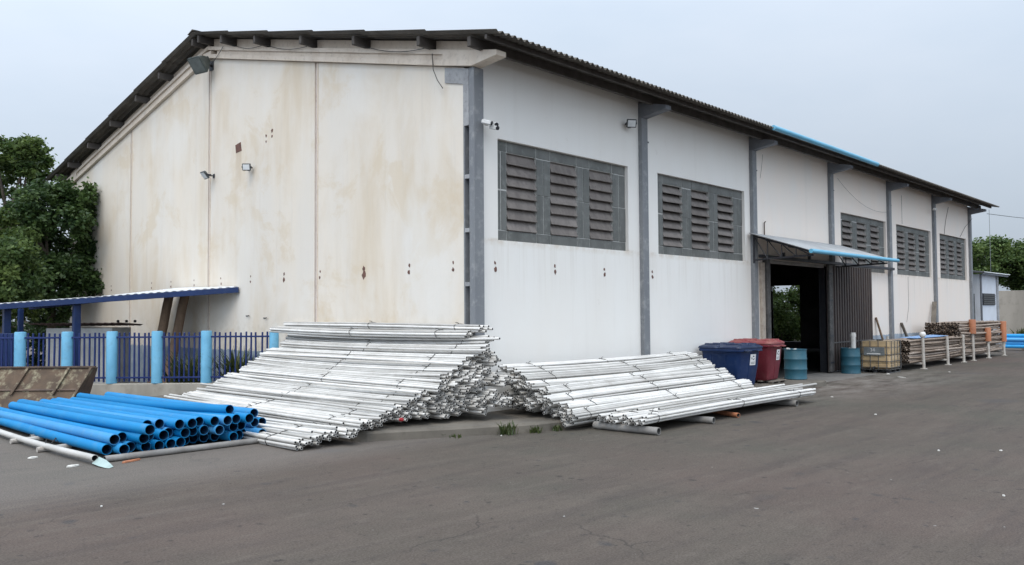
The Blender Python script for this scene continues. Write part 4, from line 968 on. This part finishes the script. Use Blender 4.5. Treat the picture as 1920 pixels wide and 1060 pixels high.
MB().tube([(-.58,.0,.2),(-.72,.0,.2),(-.74,0,.14)], .035, 8).build('valve', INK, ib)
scrap((18.3,-1.9,0), .12, .07, 'crumpled white scrap on the ground before the bulk container')

# ------------------------------------------------------------------ steel pipe racks
SV = [pipe_mesh('steel_pipe', 7.0, .04, .006, b_, [STEELP, INK], seg=6, n=7, sway=s_) for b_, s_ in ((-.04,.05),(-.09,-.06),(.02,.02),(-.06,.0))]
def load(x0, y0, y1, z0, z1, stepx, label, group, nmax):
    n = 0; z = z0; r = 0
    while z < z1 and n < nmax:
        y = y0+(.033 if r % 2 else 0)
        while y < y1 and n < nmax:
            # only the outer skin of the load and its ends show; the inside is filled too
            zt = z+random.uniform(-.012,.012)
            o = link('steel_pipe', SV[random.randrange(4)], None, Matrix.Translation((x0+random.uniform(-.15,.15), y, zt)) @ Matrix.Rotation(random.uniform(-.01,.01), 4, 'Z') @ Matrix.Rotation(random.uniform(-.006,.006), 4, 'Y'))
            tag(o, label, 'pipe', group); n += 1; y += stepx
        z += .078; r += 1
load(20.6, -1.88, -.8, .30, 1.10, .098, 'thin rusty steel pipe in the rack with plain white posts', 'steel pipes in the near rack', 140)
load(27.0, -1.88, -.45, .32, 1.66, .11, 'thin rusty steel pipe in the far rack with orange sleeves', 'steel pipes in the far rack', 240)
def rack(xs, hs, sl, label, yb):
    t = thing('pipe_rack', label, 'pipe rack', (0,0,0))
    for i, x in enumerate(xs):
        MB().tube([(x,-2.02,0.0),(x,-2.0,hs[i])], .055, 10).build('post', POSTW, t)
        MB().cbox(x-.1,x+.1,-2.12,-1.92,0,.025,.004).build('foot_plate', POSTW, t)
        MB().tube([(x,yb,.0),(x,yb,hs[i])], .05, 8).build('post', POSTW, t)
        MB().tube([(x,-2.0,.2),(x,yb,.2)], .045, 8).build('cross_bar', POSTW, t)
        if sl: MB().lathe([(.001,sl[i][1]),(.13,sl[i][1]),(.14,sl[i][1]-.02),(.14,sl[i][0]),(.06,sl[i][0])][::-1], 16, (x,-2.0,0), cap=False).build('sleeve', ORANGE, t, True, 40)
    return t
rack((21.8,24.85,27.1), (1.22,1.17,1.17), None, 'steel rack with plain dirty white posts holding thin pipes', -.72)
rack((28.6,31.1,33.95), (1.6,1.3,1.6), ((1.18,1.80),(.78,1.40),(.68,1.66)), 'steel rack with orange sleeves on its white posts', -.35)
o = MB().lathe([(.07,0),(.1,.02),(.12,.1),(.1,.17),(.04,.2)], 12).build('white_bucket', WHITE, None, True, 50); o.location = (21.8,-2.0,1.2); tag(o, 'rounded white pot cap on top of the first rack post', 'pot')
mb = MB(); mb.loft([[(22.3,-1.6,1.13),(22.3,-1.0,1.15),(22.3,-1.0,1.16),(22.3,-1.6,1.14)],[(24.5,-1.75,1.14),(24.5,-1.1,1.18),(24.5,-1.1,1.19),(24.5,-1.75,1.15)],[(26.5,-1.6,1.13),(26.5,-1.0,1.16),(26.5,-1.0,1.17),(26.5,-1.6,1.14)]])
tag(mb.build('blue_tarp', mat('pale_blue_tarp', (.16,.30,.55), (.25,.38,.6), .6, 3)), 'folded pale blue plastic sheet lying on the near rack of pipes', 'tarp')
def plank(a, b, w_, label, mt=GWOOD):
    o = bar(a, b, w_, .05, 'plank', mt, None); return tag(o, label, 'plank')
plank((22.85,-.5,0), (22.55,-.06,1.95), .14, 'reddish brown plank leaning on the wall above the bulk container', WOOD)
plank((26.05,-.5,0), (25.5,-.06,1.70), .16, 'short grey plank leaning on the wall behind the near rack')
plank((28.0,-.45,0), (29.72,-.16,2.62), .2, 'tall grey-brown plank leaning against the sixth column', GWOOD)

# ------------------------------------------------------------------ far right: house, boundary wall, blue pipes
hs = thing('small_house', 'small white outbuilding with pale sheet roof beyond the warehouse end', 'house', (38.2,0,0))
MB().cbox(0,3.45,.0,.2,-.05,4.15,.01).build('wall', HOUSE, hs)
MB().cbox(.0,.2,.201,5,-.05,4.15,.01).build('wall', HOUSE, hs)
MB().cbox(3.25,3.45,.201,5,-.05,4.15,.01).build('wall', HOUSE, hs)
MB().cbox(.201,3.249,4.8,5,-.05,4.15,.01).build('wall', HOUSE, hs)
sheet('roof', -.45, 5.2, -.35, 5.3, 4.25, 4.95, .2, .02, WHITEROOF, hs)
MB().cbox(-.4,5.1,-.28,-.22,4.12,4.20,.005).build('eave_board', BRACKET, hs)
MB().tube([(.05,-.05,0),(.05,-.05,4.15)], .055, 8).build('downpipe', BRACKET, hs)
MB().tube([(3.48,-.04,0),(3.48,-.04,4.15)], .08, 8).build('corner_post', BAREC, hs)
wo = MB().cbox(.45,3.0,-.03,-.001,2.48,3.12,.004).build('window', INK, hs)
for i in range(5): MB().cbox(.5,2.95,-.07,-.031,2.51+i*.118,2.60+i*.118,.004).build('glass_slat', DARKGLASS, wo)
dr_ = MB().cbox(-.03,-.001,.25,1.1,.1,3.1,.005).build('door', GALV, hs)
MB().cbox(-.045,-.031,.35,1.0,1.6,3.0,.004).build('door_pane', DARKGLASS, dr_)
bw = thing('boundary_wall', 'tall stained beige boundary wall behind the far outbuilding', 'wall', (57,0,0))
for i in range(9): MB().cbox(0,.2,-14+i*3.02,-14+i*3.02+3.0,-.05,3.62+random.uniform(-.02,.02),.01).build('wall_panel', BWALL, bw)
for i in range(10): MB().cbox(-.06,.19,-14.09+i*3.02,-13.91+i*3.02,-.05,3.7,.01).build('pier', BWALL, bw)
bp2 = pipe_mesh('blue_pipe', 6.0, .1, .01, 0, [mat('light_blue_pvc', (.03,.36,.78), (.03,.32,.68), .4, 2, bs=0, rnd=.2), BPIPE_IN], seg=2, n=14)
for r in range(4):
    for i in range(3 if r < 3 else 2):
        o = link('blue_pipe', bp2, None, Matrix.Translation((40.0+i*.21+(.1 if r % 2 else 0), -.75+random.uniform(-.05,.05), .22+r*.19)) @ Matrix.Rotation(R_(-90), 4, 'Z'))
        tag(o, 'light blue pipe in the distant stack at the right edge', 'pipe', 'distant light blue pipes')
for i, y in enumerate((-1.6,-5.6)):
    o = MB().cbox(39.85,40.7,y-.06,y+.06,0,.12,.006).build('timber_bearer', GWOOD); tag(o, ('left', 'right')[i]+' timber bearer under the distant light blue pipes', 'timber')
o = MB().tube([(47.5,1.6,0),(47.5,1.6,8.6)], .014, 6).build('antenna_mast', GALV); tag(o, 'thin mast rising behind the far end of the warehouse', 'mast')
o = MB().tube(sag((36.9,-.75,7.25),(75,-4,9.5),.3), .014, 4).build('overhead_wire', CABLE); tag(o, 'thin overhead wire running right from the roof corner', 'wire')

# ------------------------------------------------------------------ trees
def tree(loc, clumps, label, leaf, n_leaf, lsize, trunk_r=.2, trunk_h=3., branches=7, name='tree', group=None, clump_r=.9, dens=None):
    """clumps: list of (x,y,z,r) relative to loc; leaves fill each clump unevenly"""
    t = thing(name, label, 'tree', loc, 0, group); lr = np.random.default_rng(int(abs(loc[0]*131+loc[1]*17))+5)
    mb = MB(); mb.tube([(0,0,-.1),(.05,.03,trunk_h*.4),(.02,-.06,trunk_h*.75),(.1,.05,trunk_h)], trunk_r, 9, True, trunk_r*.6)
    for i in range(min(branches, len(clumps))):
        c = clumps[(i*len(clumps))//branches]
        a = Vector((.05,.0,trunk_h*(.55+.4*random.random()))); b = Vector(c[:3])
        mb.tube([a, a+(b-a)*.35+Vector((0,0,.25)), a+(b-a)*.7+Vector((random.uniform(-.2,.2), random.uniform(-.2,.2), .2)), b], trunk_r*.42, 6, True, .02)
    mb.build('trunk', BARK, t, True, 60)
    vols = np.array([c[3]**2.2 for c in clumps]); cnt = (n_leaf*vols/vols.sum()).astype(int)
    P = []; tone = []
    for c, k in zip(clumps, cnt):
        # sub-clumps give lumpy light and dark masses
        ns = max(4, int(12*c[3])); sc_c = lr.normal(size=(ns,3)); sc_c /= np.linalg.norm(sc_c, axis=1)[:,None]
        sc_c *= c[3]*lr.uniform(.35,1.0,(ns,1)); sc_c[:,2] *= .8
        which = lr.integers(0, ns, k); off = lr.normal(size=(k,3))*c[3]*.21; off[:,2] *= .75
        P.append(np.array(c[:3])+sc_c[which]+off)
        tone.append(np.clip(.38+.22*lr.normal(size=ns)[which]+.2*lr.normal(size=k), 0, 1))
    P = np.concatenate(P); tone = np.concatenate(tone); n = len(P)
    d = lr.normal(size=(n,3)); d[:,2] = d[:,2]*.6-.25; d /= np.linalg.norm(d, axis=1)[:,None]
    s_ = np.cross(d, lr.normal(size=(n,3))); s_ /= np.linalg.norm(s_, axis=1)[:,None]
    ln = lsize*lr.uniform(.65,1.3,(n,1)); wd = ln*.27
    up = np.cross(s_, d)
    V = np.empty((n,4,3)); V[:,0] = P; V[:,1] = P+d*ln*.5+s_*wd+up*ln*.06; V[:,2] = P+d*ln; V[:,3] = P+d*ln*.5-s_*wd+up*ln*.06
    me = bpy.data.meshes.new('crown'); me.vertices.add(4*n); me.vertices.foreach_set('co', V.reshape(-1))
    me.loops.add(4*n); me.loops.foreach_set('vertex_index', np.arange(4*n, dtype=np.int32)); me.polygons.add(n)
    me.polygons.foreach_set('loop_start', np.arange(0, 4*n, 4, dtype=np.int32)); me.update(calc_edges=True)
    at = me.attributes.new('tone', 'FLOAT', 'FACE'); at.data.foreach_set('value', tone.astype(np.float32))
    me.materials.append(leaf); link('crown', me, t); return t
def crown(seed, n, cx, cy, cz, rx, ry, rz, r0, r1):
    q = random.Random(seed); out = []
    for i in range(n):
        while True:
            x, y, z = q.uniform(-1,1), q.uniform(-1,1), q.uniform(-1,1)
            if .25 < x*x+y*y+z*z < 1: break
        out.append((cx+x*rx, cy+y*ry, cz+z*rz, q.uniform(r0, r1)))
    return out
def at_px(x, d): p = depth_pt(x, 590, d); return (p.x, p.y, 0)
tree(at_px(95, 30.), crown(3, 34, 0,0,4.8, 1.5,1.6,2.5, .5,.85), 'dark dense tree pressed against the far corner of the gable wall', LEAFD, 34000, .17, .17, 4., 9)
tree(at_px(10, 33.), crown(5, 30, .2,0,7.3, 2.2,2.0,2.4, .35,.7), 'taller loose tree with sky showing through behind the dark one', LEAFM, 20000, .19, .2, 6.5, 12)
tree(at_px(-40, 27.), crown(9, 30, 0,0,3.9, 1.9,1.9,2.1, .55,.9), 'yellowish green bushy tree at the left edge behind the carport', LEAFM, 26000, .16, .17, 3., 8)
tree(at_px(-150, 31.), crown(15, 26, 0,0,5, 2.3,2.3,2.8, .6,1.), 'broad green tree beyond the left edge of the yard', LEAFM, 15000, .2, .2, 4.5, 9)
tree(at_px(70, 38.), crown(17, 20, 0,0,2.2, 3,3,1.9, .6,.9), 'low dark bush in the shade behind the carport', LEAFD, 12000, .2, .12, 1.6, 6)
rp = [(62,5.6,0,5.9,8.0,LEAFM,'rounded green tree behind the boundary wall, nearest the warehouse'),(63,1.2,0,5.4,7.6,LEAFM,'spreading green tree behind the boundary wall at the right edge'),(66,9.5,0,5.2,7,LEAFM,'green tree behind the boundary wall, mostly hidden by the warehouse'),(60,-3.5,0,5.0,7,LEAFD,'dark tree behind the boundary wall beyond the right edge')]
for i, (x, y, z, cz, nn2, lf, lb) in enumerate(rp):
    tree((x,y,0), crown(30+i, 34, 0,0,cz-.3, 3.0,3.0,2.3, .7,1.2), lb, lf, 24000, .26, .25, 4., 9)
tree((42.5,13.2,0), crown(41, 44, 0,0,3.2, 2.7,2.7,2.9, .7,1.1), 'green tree seen through the open doorway of the warehouse', LEAFM, 36000, .2, .15, 3, 7)
# weeds along the kerb and behind the fence
def weed(loc, n, h, spread, label, mt=GLEAF, wid=.012):
    mb = MB()
    for i in range(n):
        a = random.uniform(0,6.28); r0 = random.uniform(0, spread); hh = h*random.uniform(.4,1.1); l = random.uniform(.2,.9)*hh
        x, y = r0*math.cos(a), r0*math.sin(a); b = random.uniform(0,6.28); wx, wy = wid*math.cos(b+1.57), wid*math.sin(b+1.57)
        mb.add([(x-wx,y-wy,0),(x+wx,y+wy,0),(x+l*.4*math.cos(b)+wx,y+l*.4*math.sin(b)+wy,hh*.65),(x+l*.4*math.cos(b)-wx,y+l*.4*math.sin(b)-wy,hh*.65),(x+l*math.cos(b),y+l*math.sin(b),hh)], [(0,1,2,3),(3,2,4)])
    me = mb.mesh('weed_tuft', mt); at = me.attributes.new('tone', 'FLOAT', 'FACE'); at.data.foreach_set('value', [random.random() for _ in me.polygons])
    o = link('weed_tuft', me); o.location = loc; return tag(o, label, 'weed')
weed((-.72,-1.66,0), 60, .24, .20, 'tallest green weed tuft growing at the kerb between the pipe piles')
weed((-.22,-1.93,0), 40, .15, .13, 'green weed tuft at the kerb right of the tallest one')
weed((.25,-2.06,0), 30, .12, .10, 'small weed tuft at the kerb under the near end of the second pile')
weed((-1.55,-1.16,0), 26, .10, .2, 'sparse low weed at the kerb foot before the tall pile')
weed((56.3,1.2,0), 200, .9, 1.3, 'green weeds at the foot of the beige boundary wall', GLEAF, .05)
p = depth_pt(440, 680, 23.); weed((-.45,8.6,0), 150, 1.3, .35, 'leafy weed growing behind the fence near the white pile', GLEAF, .03)
p = depth_pt(355, 690, 23.); weed((-1.0,10.2,0), 160, 1.2, .5, 'leafy weed growing behind the fence below the timber poles', GLEAF, .03)
# scattered pale litter on the yard
for i, (x, y, a, b, lb) in enumerate(((1642,778,.05,.04,'small white litter fleck on the yard beyond the low pipe row'),(1560,745,.1,.05,'pale scrap on the yard before the doorway'),(1760,846,.045,.03,'small white fleck on the right side of the yard'),(1877,846,.045,.03,'small white fleck at the far right of the yard'),(1882,931,.03,.025,'tiny white fleck low on the right of the yard'),(940,818,.03,.03,'tiny white fleck at the kerb foot by the weeds'),(1780,698,.12,.06,'white scrap on the ground before the near rack'),(190,951,.02,.02,'tiny white fleck on the left foreground'),(1690,708,.3,.06,'pale flat scrap on the ground before the bulk container'))):
    v = depth_pt(x, y, 1.)-CAM; q = CAM+v*(-CAM.z/v.z); scrap((q.x,q.y,0), a*.65, b*.65, lb, LITTER, random.uniform(0,3), .02)
# things standing in the dark of the warehouse
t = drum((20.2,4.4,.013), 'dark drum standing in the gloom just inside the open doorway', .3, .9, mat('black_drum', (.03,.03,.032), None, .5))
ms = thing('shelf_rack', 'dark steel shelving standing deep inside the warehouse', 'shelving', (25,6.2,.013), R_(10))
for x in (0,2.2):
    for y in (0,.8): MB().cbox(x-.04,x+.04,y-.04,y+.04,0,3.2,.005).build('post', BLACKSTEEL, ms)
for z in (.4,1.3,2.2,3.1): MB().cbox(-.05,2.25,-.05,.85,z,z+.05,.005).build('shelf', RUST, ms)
